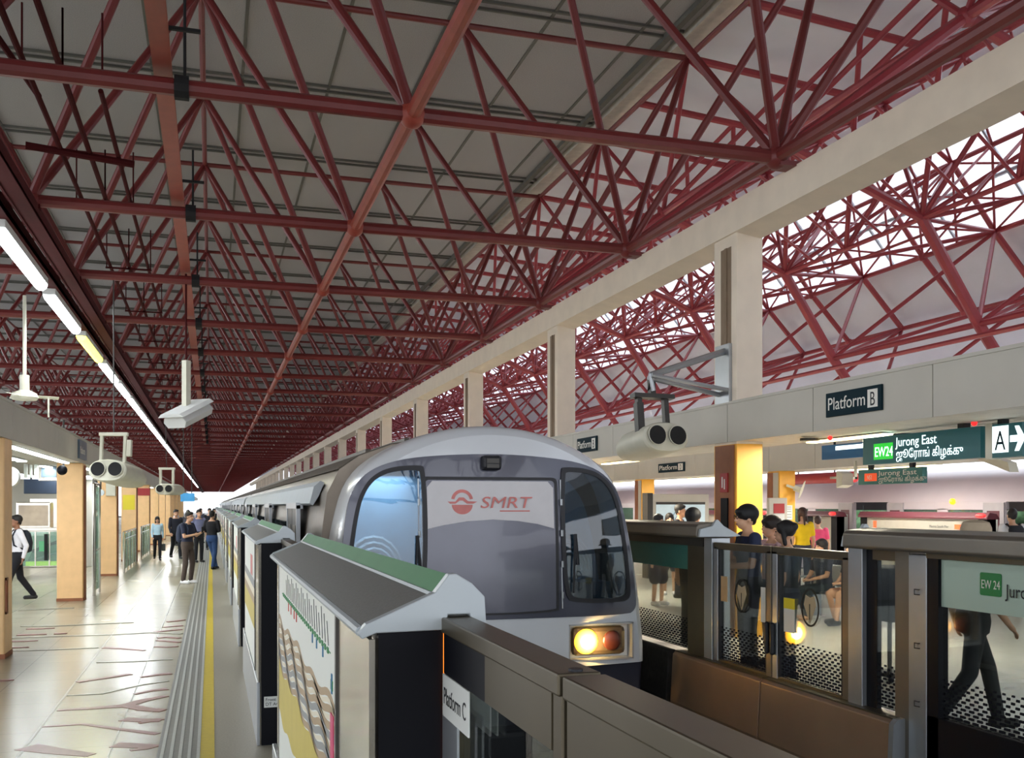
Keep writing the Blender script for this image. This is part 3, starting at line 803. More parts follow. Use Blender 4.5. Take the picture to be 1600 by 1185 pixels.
# the cars behind
carL = 22.8
side = [(1.0, -.35), (.965, .4), (1.0, 1.2), (1.06, 1.72), (1.10, 2.02), (1.22, 2.26), (1.42, 2.40), (1.75, 2.52), (2.6, 2.62), (3.45, 2.52), (3.78, 2.40), (3.98, 2.26), (4.10, 2.02), (4.14, 1.72), (4.2, 1.2), (4.235, .4), (4.2, -.35)]
for c_ in range(6):
    y0 = TY+.95+c_*carL; y1 = y0+carL-.35
    if c_: y0 += .0
    q = MB().prism(side, 'y', y0, y1); b_ = q.build('car_body', M['trainside'], tr, off=OF, smooth='auto')
    MB().prism([(1.2, 2.262), (1.42, 2.412), (1.75, 2.535), (2.6, 2.64), (3.45, 2.535), (3.78, 2.412), (4.0, 2.262), (3.78, 2.3), (2.6, 2.5), (1.42, 2.3)], 'y', y0+.02, y1-.02).build('car_roof', M['trainroof'], b_, off=OF, smooth='auto')
    rr = MB()
    for x, z in ((1.5, 2.44), (1.9, 2.56), (3.3, 2.56), (3.7, 2.44)): rr.box(x, x+.05, y0+.1, y1-.1, z, z+.035)
    rr.build('roof_rib', M['trainroof'], b_, off=OF)
    # bright gutter over the doors
    MB().prism([(1.02, 1.90), (.985, 1.92), (1.03, 2.10), (1.10, 2.16), (1.14, 2.14), (1.08, 2.0)], 'y', y0+.6, y1-.3).build('gutter', M['silver'], b_, off=OF)
    # doors and windows of the near side
    for d in range(4):
        yc = y0+2.6+d*5.7
        if c_ > 3: continue
        for s_ in (-1, 1):
            a = yc+s_*.36
            dl = MB().box(.955, .99, a-.34, a+.34, 0.02, 1.86).build('door_leaf', M['dkgrey'], b_, off=OF)
            q = MB().box(.948, .958, a-.20, a+.20, .9, 1.66).build('door_pane', M['cabglass'] if c_ > 0 else M['capbr'], dl, off=OF)
        MB().box(.945, .99, yc-.8, yc-.71, 0, 1.9).box(.945, .99, yc+.71, yc+.8, 0, 1.9).box(.94, 1.02, yc-.8, yc+.8, 1.86, 1.93).build('door_frame', M['alu'], b_, off=OF)
        if d < 3:
            for k in range(2):
                a = yc+1.35+k*1.6
                MB().box(.958, 1.0, a, a+1.35, .85, 1.68).build('car_window', M['cabglass'], b_, off=OF)
    if c_ < 5: MB().prism([(1.2, -.2), (1.2, 2.1), (2.6, 2.4), (4.0, 2.1), (4.0, -.2)], 'y', y1, y1+.35).build('gangway_bellows', M['rubber'], tr, off=OF)

# ------------------------------------------------------------ screen doors of the left platform
CAP = [(.334, 1.611), (.325, 1.60), (.335, 1.587), (.368, 1.600), (.537, 1.602), (.54, 1.638), (.594, 1.638), (.60, 1.61), (.636, 1.61), (.632, 1.679), (.60, 1.712), (.561, 1.736), (.544, 1.736), (.509, 1.692), (.345, 1.622)]
def left_box(Y0, L, label, detail, group=None):
    t = thing('screen_door_housing', label, 'platform screen door', (.36, Y0, 0), group=group)
    o_ = Vector((.36, Y0, 0))
    # aluminium end shoe shapes at both ends + long body between
    for a, b_ in ((Y0, Y0+.035), (Y0+L-.035, Y0+L)):
        MB().prism(CAP, 'y', a, b_).build('end_cap', M['silver'], t, off=o_, bevel=.003)
    MB().prism([(.345, 1.614), (.335, 1.60), (.345, 1.59), (.60, 1.60), (.625, 1.67), (.561, 1.728), (.548, 1.728), (.509, 1.684)], 'y', Y0+.035, Y0+L-.035).build('top_cover', M['covertop'], t, off=o_)
    MB().prism([(.509, 1.688), (.513, 1.686), (.549, 1.731), (.545, 1.734)], 'y', Y0+.035, Y0+L-.035).build('green_band', M['green'], t, off=o_)
    MB().prism([(.500, 1.684), (.509, 1.682), (.513, 1.690), (.503, 1.692)], 'y', Y0+.035, Y0+L-.035).tube((.337, Y0+.03, 1.602), (.337, Y0+L-.03, 1.602), .013, 8).build('edge_rail', M['silver'], t, off=o_)
    MB().box(.375, .535, Y0+.01, Y0+.05, 0, 1.602).build('end_panel', M['black'], t, off=o_)
    MB().box(.375, .535, Y0+L-.05, Y0+L-.01, 0, 1.602).build('end_panel', M['black'], t, off=o_)
    MB().box(.366, .535, Y0+.05, Y0+L-.05, 0, 1.60).build('cabinet', M['steel'], t, off=o_)
    MB().box(.34, .365, Y0+.01, Y0+L-.01, 0, .50).build('kick_plate', M['alu'], t, off=o_, bevel=.004)
    MB().box(.352, .366, Y0+.005, Y0+.62, .5, 1.585).build('end_sheet', M['steel'], t, off=o_)
    MB().box(.346, .366, Y0+.60, Y0+.63, .0, 1.59).box(.346, .366, Y0+L-.5, Y0+L-.47, .0, 1.59).build('seam_post', M['dkgrey'], t, off=o_)
    return t, o_
def wave_art(t, o_, y0, y1, deep=True):
    def wavez(y, base, k): return base+.012*math.sin((y-y0)*5+.6)+.016*math.sin((y-y0)*11+k*.5)
    base0 = 1.30
    cols = ['wavet', 'wavew', 'wavet', 'wavew', 'wavet', 'waveg', 'wavew', 'wavet', 'waveg', 'wavew', 'waveg', 'wavet', 'wavey']
    zt = base0
    for k, c in enumerate(cols):
        th = .012 if c == 'wavew' else (.022 if c != 'wavey' else .26)
        n = 40; q = MB(); pts = []
        for i in range(n+1):
            y = y0+(y1-y0)*i/n; pts.append((y, wavez(y, zt-k*.002, k)))
        low = [(y, max(.02, z-th-.004)) for y, z in reversed(pts)]
        for i in range(n):
            a, b_ = pts[i], pts[i+1]; c2, d2 = low[n-1-i], low[n-i]
            q.add([(.3475, a[0], a[1]), (.3475, b_[0], b_[1]), (.3475, c2[0], c2[1]), (.3475, d2[0], d2[1]), (.36, a[0], a[1]), (.36, b_[0], b_[1]), (.36, c2[0], c2[1]), (.36, d2[0], d2[1])],
                  [(0,1,2,3),(7,6,5,4),(0,4,5,1),(3,2,6,7)])
        q.build('wave_stripe', M[c], t, off=o_)
        zt -= th
t, o_ = left_box(2.3, 3.66, 'nearest screen door housing on the left, with route map and wave art on its side', True)
MB().box(.348, .362, 2.95, 5.46, .52, 1.58).build('route_panel', M['mapw'], t, off=o_)
wave_art(t, o_, 2.95, 5.46)
q = MB(); q.box(.346, .35, 3.05, 5.2, 1.445, 1.449); q.box(.346, .35, 2.99, 3.04, 1.34, 1.37)
for k in range(26): y = 3.1+k*.08; q.box(.345, .35, y, y+.035, 1.438, 1.456)
q.build('map_line', M['linegreen'], t, off=o_)
q = MB()
for k in range(22):
    y = 3.1+k*.085; q.add([(.346, y, 1.463), (.346, y+.006, 1.463), (.346, y+.046, 1.535+.015*(k % 3)), (.346, y+.04, 1.535+.015*(k % 3)), (.35, y, 1.463), (.35, y+.006, 1.463), (.35, y+.046, 1.535+.015*(k % 3)), (.35, y+.04, 1.535+.015*(k % 3))], [(0,1,2,3),(7,6,5,4),(0,4,5,1),(3,2,6,7),(1,5,6,2),(0,3,7,4)])
q.build('map_lettering', M['ink'], t, off=o_)
for y in (4.3, 4.42, 4.6, 4.75): MB().box(.345, .35, y, y+.02, 1.40, 1.44).build('map_branch', M['linered'], t, off=o_)
for y, za, zb_ in ((3.25, 1.405, 1.44), (3.45, 1.405, 1.44), (3.6, 1.405, 1.44), (3.0, 1.33, 1.39)): MB().box(.345, .35, y, y+.02, za, zb_).build('map_branch', M['lineblue'], t, off=o_)
MB().box(.344, .35, 2.96, 3.03, 1.0, 1.27).build('pink_tab', M['pink'], t, off=o_)
first = t
labs = ['second screen door housing from the camera, black end with a small sticker', 'third screen door housing from the camera', 'fourth screen door housing from the camera', 'fifth screen door housing from the camera', 'sixth screen door housing from the camera']
proto = None
for k in range(1, 22):
    Y0 = 2.3+5.72*k
    if k == 1:
        t, o_ = left_box(Y0, 3.66, labs[0], True)
        MB().box(.348, .362, Y0+.65, Y0+3.16, .52, 1.58).build('route_panel', M['mapw'], t, off=o_)
        for z0, c in ((.85, 'wavey'), (1.05, 'wavet'), (1.12, 'wavew'), (1.19, 'waveg')):
            MB().box(.345, .349, Y0+.66, Y0+3.14, z0, z0+(.2 if c == 'wavey' else .07)).build('wave_stripe', M[c], t, off=o_)
        MB().box(.345, .349, Y0+1.1, Y0+1.5, 1.27, 1.45).build('pink_picture', M['logo'], t, off=o_)
        proto = t
        dup(proto, (.36, 2.3+5.72*2, 0), label=labs[1])
        # sticker on the black end
        MB().box(.395, .54, Y0, Y0+.012, .30, .385).build('sticker', M['plate'], t, off=o_)
        text('sticker_text', 'Front\nDT A4', .036, (.405, Y0-.001, .350), '-y', M['inkb'], t, ext=.001, off=o_)
    elif k > 2:
        dup(bpy.data.objects['screen_door_housing.002'], (.36, Y0, 0), label=labs[k-1] if k <= 5 else 'small far screen door housing beyond the sixth on the left', group='far screen door housings' if k > 5 else None)
# glazed door leaves closing the gaps
def leaf(Y0, Y1, label, group=None, near=False, side='L'):
    t = thing('screen_door_leaf', label, 'screen door', (.55, Y0, 0), group=group); o_ = Vector((.55, Y0, 0))
    MB().box(.525, .60, Y0, Y1, 1.595, 1.632).build('top_rail', M['bronze'], t, off=o_, bevel=.004)
    MB().box(.535, .59, Y0, Y1, 0.02, .12).build('bottom_rail', M['bronze'], t, off=o_, bevel=.004)
    for a_, b_ in ((Y0, Y0+.045), (Y1-.06, Y1)): MB().box(.532, .586, a_, b_, .1, 1.6).build('stile', M['bronze'] if near else M['dkgrey'], t, off=o_, bevel=.004)
    MB().box(.552, .560, Y0+.04, Y1-.05, .1, 1.6).build('pane', M['glass'], t, off=o_)
    return t, o_
for k in range(0, 8):
    Y0 = 2.3+5.72*k+3.66
    for h, (a, b_) in enumerate(((Y0, Y0+1.03), (Y0+1.03, Y0+2.06))):
        names = ['first pair beyond the nearest housing', 'second pair along', 'third pair along']
        if k < 3: leaf(a, b_, 'screen door leaf on the left, %s, %s' % (names[k], 'nearer leaf' if h == 0 else 'farther leaf'))
        else: leaf(a, b_, 'far off screen door leaf between the distant left housings', group='far screen door leaves')
# nearest leaves, in front of the train
t, o_ = leaf(1.475, 2.32, 'bronze framed screen door leaf in the foreground bearing the Platform C sticker', near=True)
t.location.y = 1.475
MB().box(.530, .552, 1.93, 2.30, 1.50, 1.597).build('black_header', M['black'], t, off=Vector((.55, 1.475, 0)))
MB().box(.530, .552, 1.52, 1.93, 1.50, 1.597).build('olive_header', M['bronze'], t, off=Vector((.55, 1.475, 0)))
MB().box(.526, .530, 2.05, 2.295, 1.40, 1.50).build('sticker', M['plate'], t, off=Vector((.55, 1.475, 0)), bevel=.001)
text('sticker_text', 'Platform C', .056, (.5255, 2.282, 1.432), '-x', M['inkb'], t, ext=.0004, sx=.86, off=Vector((.55, 1.475, 0)))
MB().box(.528, .534, 2.16, 2.305, .3, 1.42).build('side_film', M['alu'], t, off=Vector((.55, 1.475, 0)))
MB().box(.531, .536, 2.302, 2.318, .3, 1.6).build('amber_indicator', mat('lit_amber_strip', (255, 150, 50), .4, noise=0, emis=(255, 130, 40), estr=1.6), t, off=Vector((.55, 1.475, 0)))
MB().tube((.563, 1.495, 1.628), (.563, 1.495, 1.636), .012, 12).build('cap_screw', M['rubber'], t, off=Vector((.55, 1.475, 0)))
t, o_ = leaf(.35, 1.455, 'bronze framed fixed screen panel at the bottom centre, nearest the camera', near=True)
MB().box(.530, .545, .42, 1.44, 1.42, 1.597).build('dark_header', M['bronze'], t, off=o_)
MB().box(.526, .531, .55, 1.22, 1.15, 1.425).build('grey_film', M['alu'], t, off=o_)
# ------------------------------------------------------------ screen doors of the right platform (seen from the track)
RX = 4.70
def tie(name, label, cat, x, y, z=.12, group=None):
    t = thing(name, label, cat, (x, y, z), group=group); return t, Vector((x, y, z))
# lower kerb plates
for i, (a, b_) in enumerate(((7.60, 9.30), (5.86, 7.58), (3.5, 5.84), (9.4, 12.5))):
    lab = ['bronze lower track side plate, the farther one, lit by the headlight', 'bronze lower track side plate ending in a grey upright edge', 'bronze lower track side plate at the right edge', 'dark lower plate behind the train front'][i]
    t, o_ = tie('kerb_plate', lab, 'panel', 4.62, a, -.3)
    if i == 2: continue_ = MB().box(4.63, 4.68, a, b_, -.25, .12)
    else: continue_ = MB().prism([(4.545, -.12), (4.57, -.2), (4.66, -.2), (4.66, .385), (4.60, .385), (4.575, .36)], 'y', a, b_)
    continue_.build('plate', M['kerb'] if i < 2 else M['pit'], t, off=o_, bevel=.006)
    if i < 2: MB().box(4.60, 4.74, a, b_, .385, .397).build('sill', M['bronze'], t, off=o_)
    if i == 1: MB().prism([(4.54, -.14), (4.66, -.2), (4.665, .40), (4.60, .395), (4.565, .36)], 'y', 5.82, 5.87).build('edge_cover', M['alu'], t, off=o_)
def rleaf(Y0, Y1, label, handle):
    t, o_ = tie('screen_door_leaf', label, 'screen door', RX, Y0)
    MB().box(RX-.03, RX+.05, Y0, Y1, 1.475, 1.54).build('top_rail', M['bronze'], t, off=o_, bevel=.004); MB().box(RX-.02, RX+.04, Y0, Y1, .39, .42).build('bottom_rail', M['bronze'], t, off=o_, bevel=.004)
    MB().box(RX-.03, RX+.03, Y0, Y0+.075, .40, 1.5).build('stile', M['capbr'], t, off=o_, bevel=.004)
    MB().box(RX-.03, RX+.03, Y1-.075, Y1, .40, 1.5).build('stile', M['alu'], t, off=o_, bevel=.004)
    MB().box(RX-.022, RX+.025, Y0+.075, Y0+.10, .42, 1.475).box(RX-.022, RX+.025, Y1-.10, Y1-.075, .42, 1.475).build('gasket', M['rubber'], t, off=o_)
    MB().box(RX+.00, RX+.006, Y0+.08, Y1-.08, .42, 1.475).build('pane', M['dots'], t, off=o_)
    # circular floor plan sticker: dark ring with a pale lozenge
    cy, cz = (Y0+Y1)/2+(.02 if handle > 0 else .0), 1.06
    q = MB(); R0 = .125; n = 36
    rs = []
    for rr in (R0, R0-.012):
        rs.append([(RX-.012, cy+rr*math.cos(2*PI*k/n), cz+rr*1.25*math.sin(2*PI*k/n)) for k in range(n)])
    vs = rs[0]+rs[1]; fs = [(k, (k+1) % n, n+(k+1) % n, n+k) for k in range(n)]
    q.add(vs, fs); q.add([(x+.006, y, z) for x, y, z in vs], fs); q.build('round_sticker', M['inkb'], t, off=o_)
    MB().prism([(cy-.085, cz+.02), (cy, cz-.13), (cy+.085, cz+.02), (cy+.06, cz+.10), (cy, cz+.08), (cy-.06, cz+.10)], 'x', RX-.012, RX-.006).build('lozenge', mat('beige_film', (176, 160, 132), .5, noise=0), t, off=o_)
    MB().box(RX-.015, RX-.011, cy-.004, cy+.004, cz-.1, cz+.03).build('lozenge_slit', M['inkb'], t, off=o_)
    # handle at the meeting stile
    hy = Y0+.035 if handle > 0 else Y1-.035
    q = MB().tube((RX-.05, hy, .62), (RX-.05, hy, .86), .022, 10); q.ball((RX-.05, hy, .62), .022, 10, 6).ball((RX-.05, hy, .86), .022, 10, 6); q.tube((RX-.05, hy, .68), (RX-.02, hy, .68), .012, 6)
    q.build('handle', M['rubber'], t, off=o_, smooth='auto')
    return t, o_
t, o_ = rleaf(7.575, 8.60, 'farther leaf of the right platform screen door, beside the train cab', 1)
MB().box(RX-.012, RX-.008, 8.37, 8.49, .98, 1.22).build('notice', mat('tan_notice', (190, 160, 120), .5, noise=0), t, off=o_)
MB().box(RX-.012, RX-.008, 7.69, 7.77, .86, 1.06).box(RX-.012, RX-.008, 7.69, 7.77, 1.06, 1.17).build('notice', M['plate'], t, off=o_)
t, o_ = rleaf(6.48, 7.555, 'nearer leaf of the right platform screen door, seated people visible through it', -1)
MB().box(RX-.012, RX-.008, 7.24, 7.40, .82, 1.02).build('notice', M['plate'], t, off=o_)
MB().box(RX-.013, RX-.008, 7.24, 7.40, 1.02, 1.11).build('notice_head', M['yelsig'], t, off=o_)
RCAP = [(4.50, 1.60), (4.515, 1.585), (4.66, 1.575), (4.80, 1.575), (4.93, 1.60), (4.93, 1.62), (4.80, 1.70), (4.74, 1.735), (4.70, 1.745), (4.60, 1.71), (4.52, 1.72), (4.505, 1.70)]
def rhousing(Y0, L, label, group=None, pale=False):
    t, o_ = tie('screen_door_housing', label, 'platform screen door', RX, Y0, group=group)
    b_ = MB().prism([(4.50, 1.60), (4.515, 1.582), (4.9, 1.58), (4.92, 1.62), (4.74, 1.73), (4.70, 1.735), (4.53, 1.715), (4.505, 1.69)], 'y', Y0, Y0+L)
    b_.build('top_cover', M['capbr'], t, off=o_, bevel=.008)
    q = MB().prism([(4.515, 1.592), (4.90, 1.592), (4.97, 1.60), (4.78, 1.70), (4.72, 1.76), (4.70, 1.76), (4.66, 1.70), (4.53, 1.67)], 'y', Y0-.04 if pale else Y0+L, Y0 if pale else Y0+L+.04)
    q.build('end_cap', M['silver'], t, off=o_, bevel=.004)
    return t, o_
# near housing at the right edge
t, o_ = rhousing(2.6, 3.72, 'right platform screen door housing at the right edge with EW 24 sign film')
MB().box(4.66, 4.75, 6.30, 6.47, .39, 1.58).build('end_panel', M['alu'], t, off=o_, bevel=.004)
MB().box(4.70, 4.74, 6.18, 6.30, .39, 1.58).build('dark_post', M['black'], t, off=o_)
MB().box(4.70, 4.705, 5.94, 6.18, .42, 1.50).build('slot_pane', M['dots'], t, off=o_)
MB().box(4.67, 4.76, 5.93, 6.19, 1.50, 1.58).build('slot_header', M['bronze'], t, off=o_)
MB().box(4.66, 4.80, 5.78, 5.93, .12, 1.58).build('post', M['capbr'], t, off=o_, bevel=.006)
MB().box(4.655, 4.80, 5.60, 5.78, .12, 1.56).build('post_cover', M['alu'], t, off=o_, bevel=.006)
hk = MB()
for z in (.55, .95, 1.32): hk.path([(4.65, 5.66, z), (4.64, 5.66, z+.0), (4.64, 5.70, z), (4.64, 5.70, z-.035), (4.65, 5.66, z-.035)], .004, 5)
hk.build('hook', M['dkgrey'], t, off=o_)
MB().box(4.66, 4.74, 5.49, 5.60, .12, 1.56).build('black_jamb', M['black'], t, off=o_)
MB().box(4.66, 4.74, 2.6, 5.60, .12, .47).build('black_base', M['black'], t, off=o_)
MB().box(4.70, 4.706, 2.6, 5.50, .47, 1.56).build('pane', M['dots'], t, off=o_)
MB().box(4.685, 4.699, 2.6, 5.50, 1.22, 1.535).build('sign_film', M['palegreen'], t, off=o_)
q = MB(); q.prism(smooth_closed([(4.96, 1.33), (5.0, 1.33), (5.10, 1.33), (5.135, 1.33), (5.135, 1.36), (5.135, 1.445), (5.135, 1.475), (5.10, 1.475), (5.0, 1.475), (4.96, 1.475), (4.96, 1.445), (4.96, 1.36)], 2), 'x', 4.678, 4.684); q.build('station_badge', M['badge'], t, off=o_, bevel=.0)
text('badge_text', 'EW 24', .078, (4.677, 5.125, 1.375), '-x', M['paintw'], t, ext=.0005, sx=.72, off=o_)
text('station_name', 'Jurong East', .115, (4.677, 4.92, 1.335), '-x', M['inkb'], t, ext=.0005, sx=.86, off=o_)
MB().box(4.655, 4.76, 2.6, 5.60, 1.54, 1.582).build('header', M['bronze'], t, off=o_)
# far housing behind the train's right side
t, o_ = rhousing(8.64, 3.7, 'right platform screen door housing partly behind the train front', pale=True)
MB().box(4.66, 4.86, 8.62, 8.78, .12, 1.58).build('end_panel', M['alu'], t, off=o_, bevel=.004)
MB().box(4.70, 4.86, 8.64, 8.78, .12, 1.58).build('post', M['dkgrey'], t, off=o_)
MB().box(4.67, 4.80, 8.80, 9.15, .12, 1.56).build('bronze_jamb', M['bronze'], t, off=o_, bevel=.004)
MB().box(4.70, 4.706, 9.15, 12.2, .42, 1.50).build('pane', M['dots'], t, off=o_)
MB().box(4.69, 4.699, 9.15, 12.2, 1.24, 1.49).build('sign_film', M['tealdim'], t, off=o_)
MB().box(4.66, 4.76, 8.8, 12.34, 1.49, 1.582).build('header', M['dkgrey'], t, off=o_)
for k in range(1, 12):
    Y0 = 8.64+5.72*k
    t, o_ = rhousing(Y0, 3.7, 'far right platform screen door housing hidden mostly by the train', group='far right screen door housings', pale=True)
    MB().box(4.68, 4.84, Y0, Y0+3.7, .12, 1.58).build('cabinet', M['bronze'], t, off=o_)

# ------------------------------------------------------------ hanging things over the left platform
# ceiling-hung rows of twin tube lights under a maroon tray
tr_ = thing('light_tray', 'long dark maroon steel tray running above the row of fluorescent lights', 'lighting tray', (-2.75, 10, 5.8))
q = MB().box(-3.0, -2.62, 2, END, 5.80, 5.86).box(-3.0, -2.98, 2, END, 5.80, 5.98).box(-2.64, -2.62, 2, END, 5.80, 5.98); q.build('tray', M['darkred'], tr_, off=tr_.location)
q = MB().box(-2.52, -2.28, 2, END, 5.86, 5.90).box(-2.52, -2.49, 2, END, 5.84, 6.04).box(-2.31, -2.28, 2, END, 5.84, 6.04); q.build('cable_channel', M['darkred'], tr_, off=tr_.location)
for j in range(-2, 30): MB().box(-3.02, -2.26, YB0+MOD*j-.06, YB0+MOD*j+.06, 5.98, 6.05).build('hanger', M['darkred'], tr_, off=tr_.location)
LX, LZ = -2.80, 5.66
def tube_light(Y0, label, m='lamp', power=55, group=None, simple=False):
    t = thing('fluorescent_light', label, 'light', (LX, Y0, LZ), group=group); o_ = Vector((LX, Y0, LZ))
    MB().box(LX-.11, LX+.11, Y0-.04, Y0+3.64, LZ+.03, LZ+.15).build('housing', M['fixture'], t, off=o_, bevel=0 if simple else .01)
    MB().tube((LX, Y0, LZ+.02), (LX, Y0+3.6, LZ+.02), .105, 10).build('diffuser', M[m], t, off=o_, smooth='auto')
    if power:
        l = bpy.data.lights.new('lamp_glow', 'AREA'); l.shape = 'RECTANGLE'; l.size = .22; l.size_y = 3.5; l.energy = power
        l.color = (.93, .98, 1) if m == 'lamp' else (.95, .95, .55)
        lo = bpy.data.objects.new('lamp_glow', l); C.objects.link(lo); lo.parent = t; lo.location = (0, 1.8, -.12)
    return t
ords = ['first', 'second', 'third', 'fourth', 'fifth', 'sixth', 'seventh', 'eighth']
for k in range(0, 8):
    tube_light(14.9+4.5*k, ('%s fluorescent light from the left edge in the overhead row' % ords[k])+(', glowing yellow' if k == 2 else ''), 'lampy' if k == 2 else 'lamp', 75)
tube_light(10.4, 'fluorescent light above the camera, before the first visible of the row', 'lamp', 75)
far = tube_light(14.9+4.5*8, 'small distant fluorescent light beyond the eighth of the row', 'lamp', 0, 'distant lights of the overhead row', True)
for k in range(9, 45):
    c_ = dup(far, (LX, 14.9+4.5*k, LZ))
    if k % 4 == 0 and k < 34:
        l = bpy.data.lights.new('lamp_glow', 'AREA'); l.shape = 'RECTANGLE'; l.size = .22; l.size_y = 3.5; l.energy = 220; l.color = (.93, .98, 1)
        lo = bpy.data.objects.new('lamp_glow', l); C.objects.link(lo); lo.parent = c_; lo.location = (0, 1.8, -.12)
# flat orange rail clamped under the frame
hr = thing('hanging_rail', 'flat orange painted rail clamped under the maroon roof frame', 'rail', (-.47, 10, 6.24))
MB().box(-.56, -.38, 0, 74, 6.24, 6.29).build('rail', M['orange'], hr, off=hr.location)
for j in range(-2, 14):
    Y = YB0+MOD*j; q = MB().tube((-.36, Y, 6.1), (-.22, Y, 6.1), .12, 10); q.tube((-.26, Y, 6.18), (-.26, Y-.05, 7.0), .015, 6)
    q.build('clamp', M['matte'], hr, off=hr.location)
    MB().box(-.50, -.10, Y-.9, Y-.86, 6.27, 6.30).build('cross_clip', M['matte'], hr, off=hr.location)
# tangle of pipe hangers near the left chord
ph = thing('pipe_hanger_set', 'dark maroon pipes and hangers under the roof frame, left of the orange rail', 'pipework', (-1.6, 19, 6.6))
q = MB()
for j in range(0, 9):
    Y = YB0+MOD*j+1.2
    for x in (-1.75, -1.35):
        q.box(x-.22, x+.22, Y-.02, Y+.02, 6.50, 6.53); q.tube((x-.2, Y, 6.52), (x-.2, Y, 7.3), .012, 5); q.tube((x+.2, Y, 6.52), (x+.2, Y, 7.3), .012, 5)
q.tube((-1.9, 8, 6.58), (-1.9, 50, 6.58), .035, 8); q.tube((-1.55, 8, 6.58), (-1.55, 50, 6.58), .035, 8); q.tube((-1.2, 12, 6.58), (-1.2, 50, 6.58), .03, 8)
q.tube((-2.3, 14.0, 6.55), (-1.0, 14.2, 6.5), .05, 8)
q.path([(-2.35, 9.5, 7.6), (-2.2, 10.3, 6.9), (-2.1, 11.2, 6.7), (-1.9, 12.4, 6.6)], .035, 8)
q.build('pipes', M['darkred'], ph, off=ph.location, smooth='auto')

# twin barrel camera housings on frames
def twin(name_label, loc, rz, post=True, L=1.25):
    t = thing('twin_camera_housing', name_label, 'camera', loc, rz)
    prof = []
    n = 28
    for k in range(n):
        a = 2*PI*k/n; x = math.cos(a); z = math.sin(a)
        prof.append((.34*math.copysign(abs(x)**.75, x), .20*math.copysign(abs(z)**.9, z)))
    rings = [[(x*s_, y, z*s_+dz) for x, z in prof] for y, s_, dz in ((0, .92, 0), (.03, 1, 0), (L*.7, 1.0, 0), (L*.93, .82, -.02), (L, .5, -.04))]
    MB().loft(rings).build('barrel', M['camw'], t, smooth='auto')
    for s_ in (-1, 1):
        q = MB().tube((s_*.155, -.035, .02), (s_*.155, .02, .02), .125, 24); q.build('dark_lens', M['matte'], t)
        q = MB(); n2 = 24
        for k in range(n2):
            a0 = 2*PI*k/n2; a1 = 2*PI*(k+1)/n2
            q.tube((s_*.155+.13*math.cos(a0), -.03, .02+.13*math.sin(a0)), (s_*.155+.13*math.cos(a1), -.03, .02+.13*math.sin(a1)), .008, 5)
        q.build('lens_rim', M['camw'], t)
    return t
t = twin('large cream twin lens camera housing hanging left, in front of the second ochre pillars', (-1.80, 19.04, 2.53), -.30)
t.rotation_euler = (-.10, 0, -.30)
fm = MB()
fm.box(-.28, -.23, .3, .36, .18, .72).box(.15, .20, .3, .36, .18, .72).box(-.30, .22, .29, .37, .68, .74).box(.22,.30,.28,.36,.30,.6)
fm.build('hanging_frame', M['camw'], t)
t = twin('smaller cream twin lens camera housing, farther along the left platform', (-1.60, 36.88, 2.47), -.30, L=1.4)
fm = MB().box(-.30, -.22, .3, .38, .18, .75).box(.15, .23, .3, .38, .18, .75).box(-.32, .25, .29, .39, .70, .78); fm.build('hanging_frame', M['camw'], t)
t = twin('cream twin lens camera housing above the train, carried by a bracket from the column', (5.72, 11.8, 2.80), .0, L=.95)
t.rotation_euler = (-.12, 0, .10)
fm = MB().box(-.04, .04, .26, .34, .60, .85).box(-.24, -.17, .28, .36, .18, .62).box(.17, .24, .28, .36, .18, .62).box(-.30, .32, .24, .38, .58, .64).box(-.30, -.20, .2, .3, .1, .5)
fm.build('hanging_frame', M['dkgrey'], t)
t = thing('bracket_arm', 'grey steel bracket arm reaching from the column towards the train camera housing', 'bracket', (6.7, 12.0, 3.5))
q = MB().tube((6.75, 12.05, 4.02), (5.55, 11.95, 3.62), .045, 8).tube((6.75, 12.2, 3.42), (5.55, 12.0, 3.60), .035, 8).tube((6.75, 11.95, 3.46), (5.55, 11.9, 3.62), .03, 8).tube((5.55, 11.95, 3.64), (5.60, 11.95, 3.42), .03, 8)
q.box(6.70, 6.76, 11.92, 12.3, 3.3, 4.1)
q.build('arm', M['alu'], t, off=t.location, smooth='auto')
def world_child(mb, name, m, par):
    bpy.context.view_layer.update()
    o = mb.build(name, m); o.parent = par; o.matrix_parent_inverse = par.matrix_world.inverted(); return o
tw = [o for o in C.objects if o.name.startswith('twin_camera_housing')]
tw.sort(key=lambda o: o.name)
bpy.context.view_layer.update()
for o, top in zip(tw, ((-1.72, 19.37, 6.05), (-1.6, 37.21, 6.05), (5.58, 11.95, 3.66))):
    p = o.matrix_world@Vector((-.04, .33, .70)); world_child(MB().tube(p, top, .012, 6), 'hanger_rod', M['dkgrey'], o)
# white hanging box camera
t = thing('box_camera', 'white box shaped camera hanging from the roof in front of the orange rail', 'camera', (-.40, 19.3, 3.60))
MB().prism([(-.27, -.02), (-.20, -.13), (.20, -.13), (.27, -.02), (.20, .10), (-.20, .10)], 'y', -.42, .36).build('box_body', M['fixture'], t, bevel=.01)
MB().prism([(-.30, .10), (-.22, .16), (.22, .16), (.30, .10)], 'y', -.48, .40).build('sun_shield', M['fixture'], t)
MB().box(-.13, -.02, -.06, .06, .14, 1.0).build('hanger_post', M['camw'], t)
MB().tube((-.08, 0, .95), (-.08, 0, 2.62), .02, 6).build('hanger_rod', M['darkred'], t)
for ch in t.children:
    if ch.name.split('.')[0] in ('box_body', 'sun_shield'): ch.rotation_euler = (.42, 0, 0)
t.rotation_euler = (0, 0, -.72)
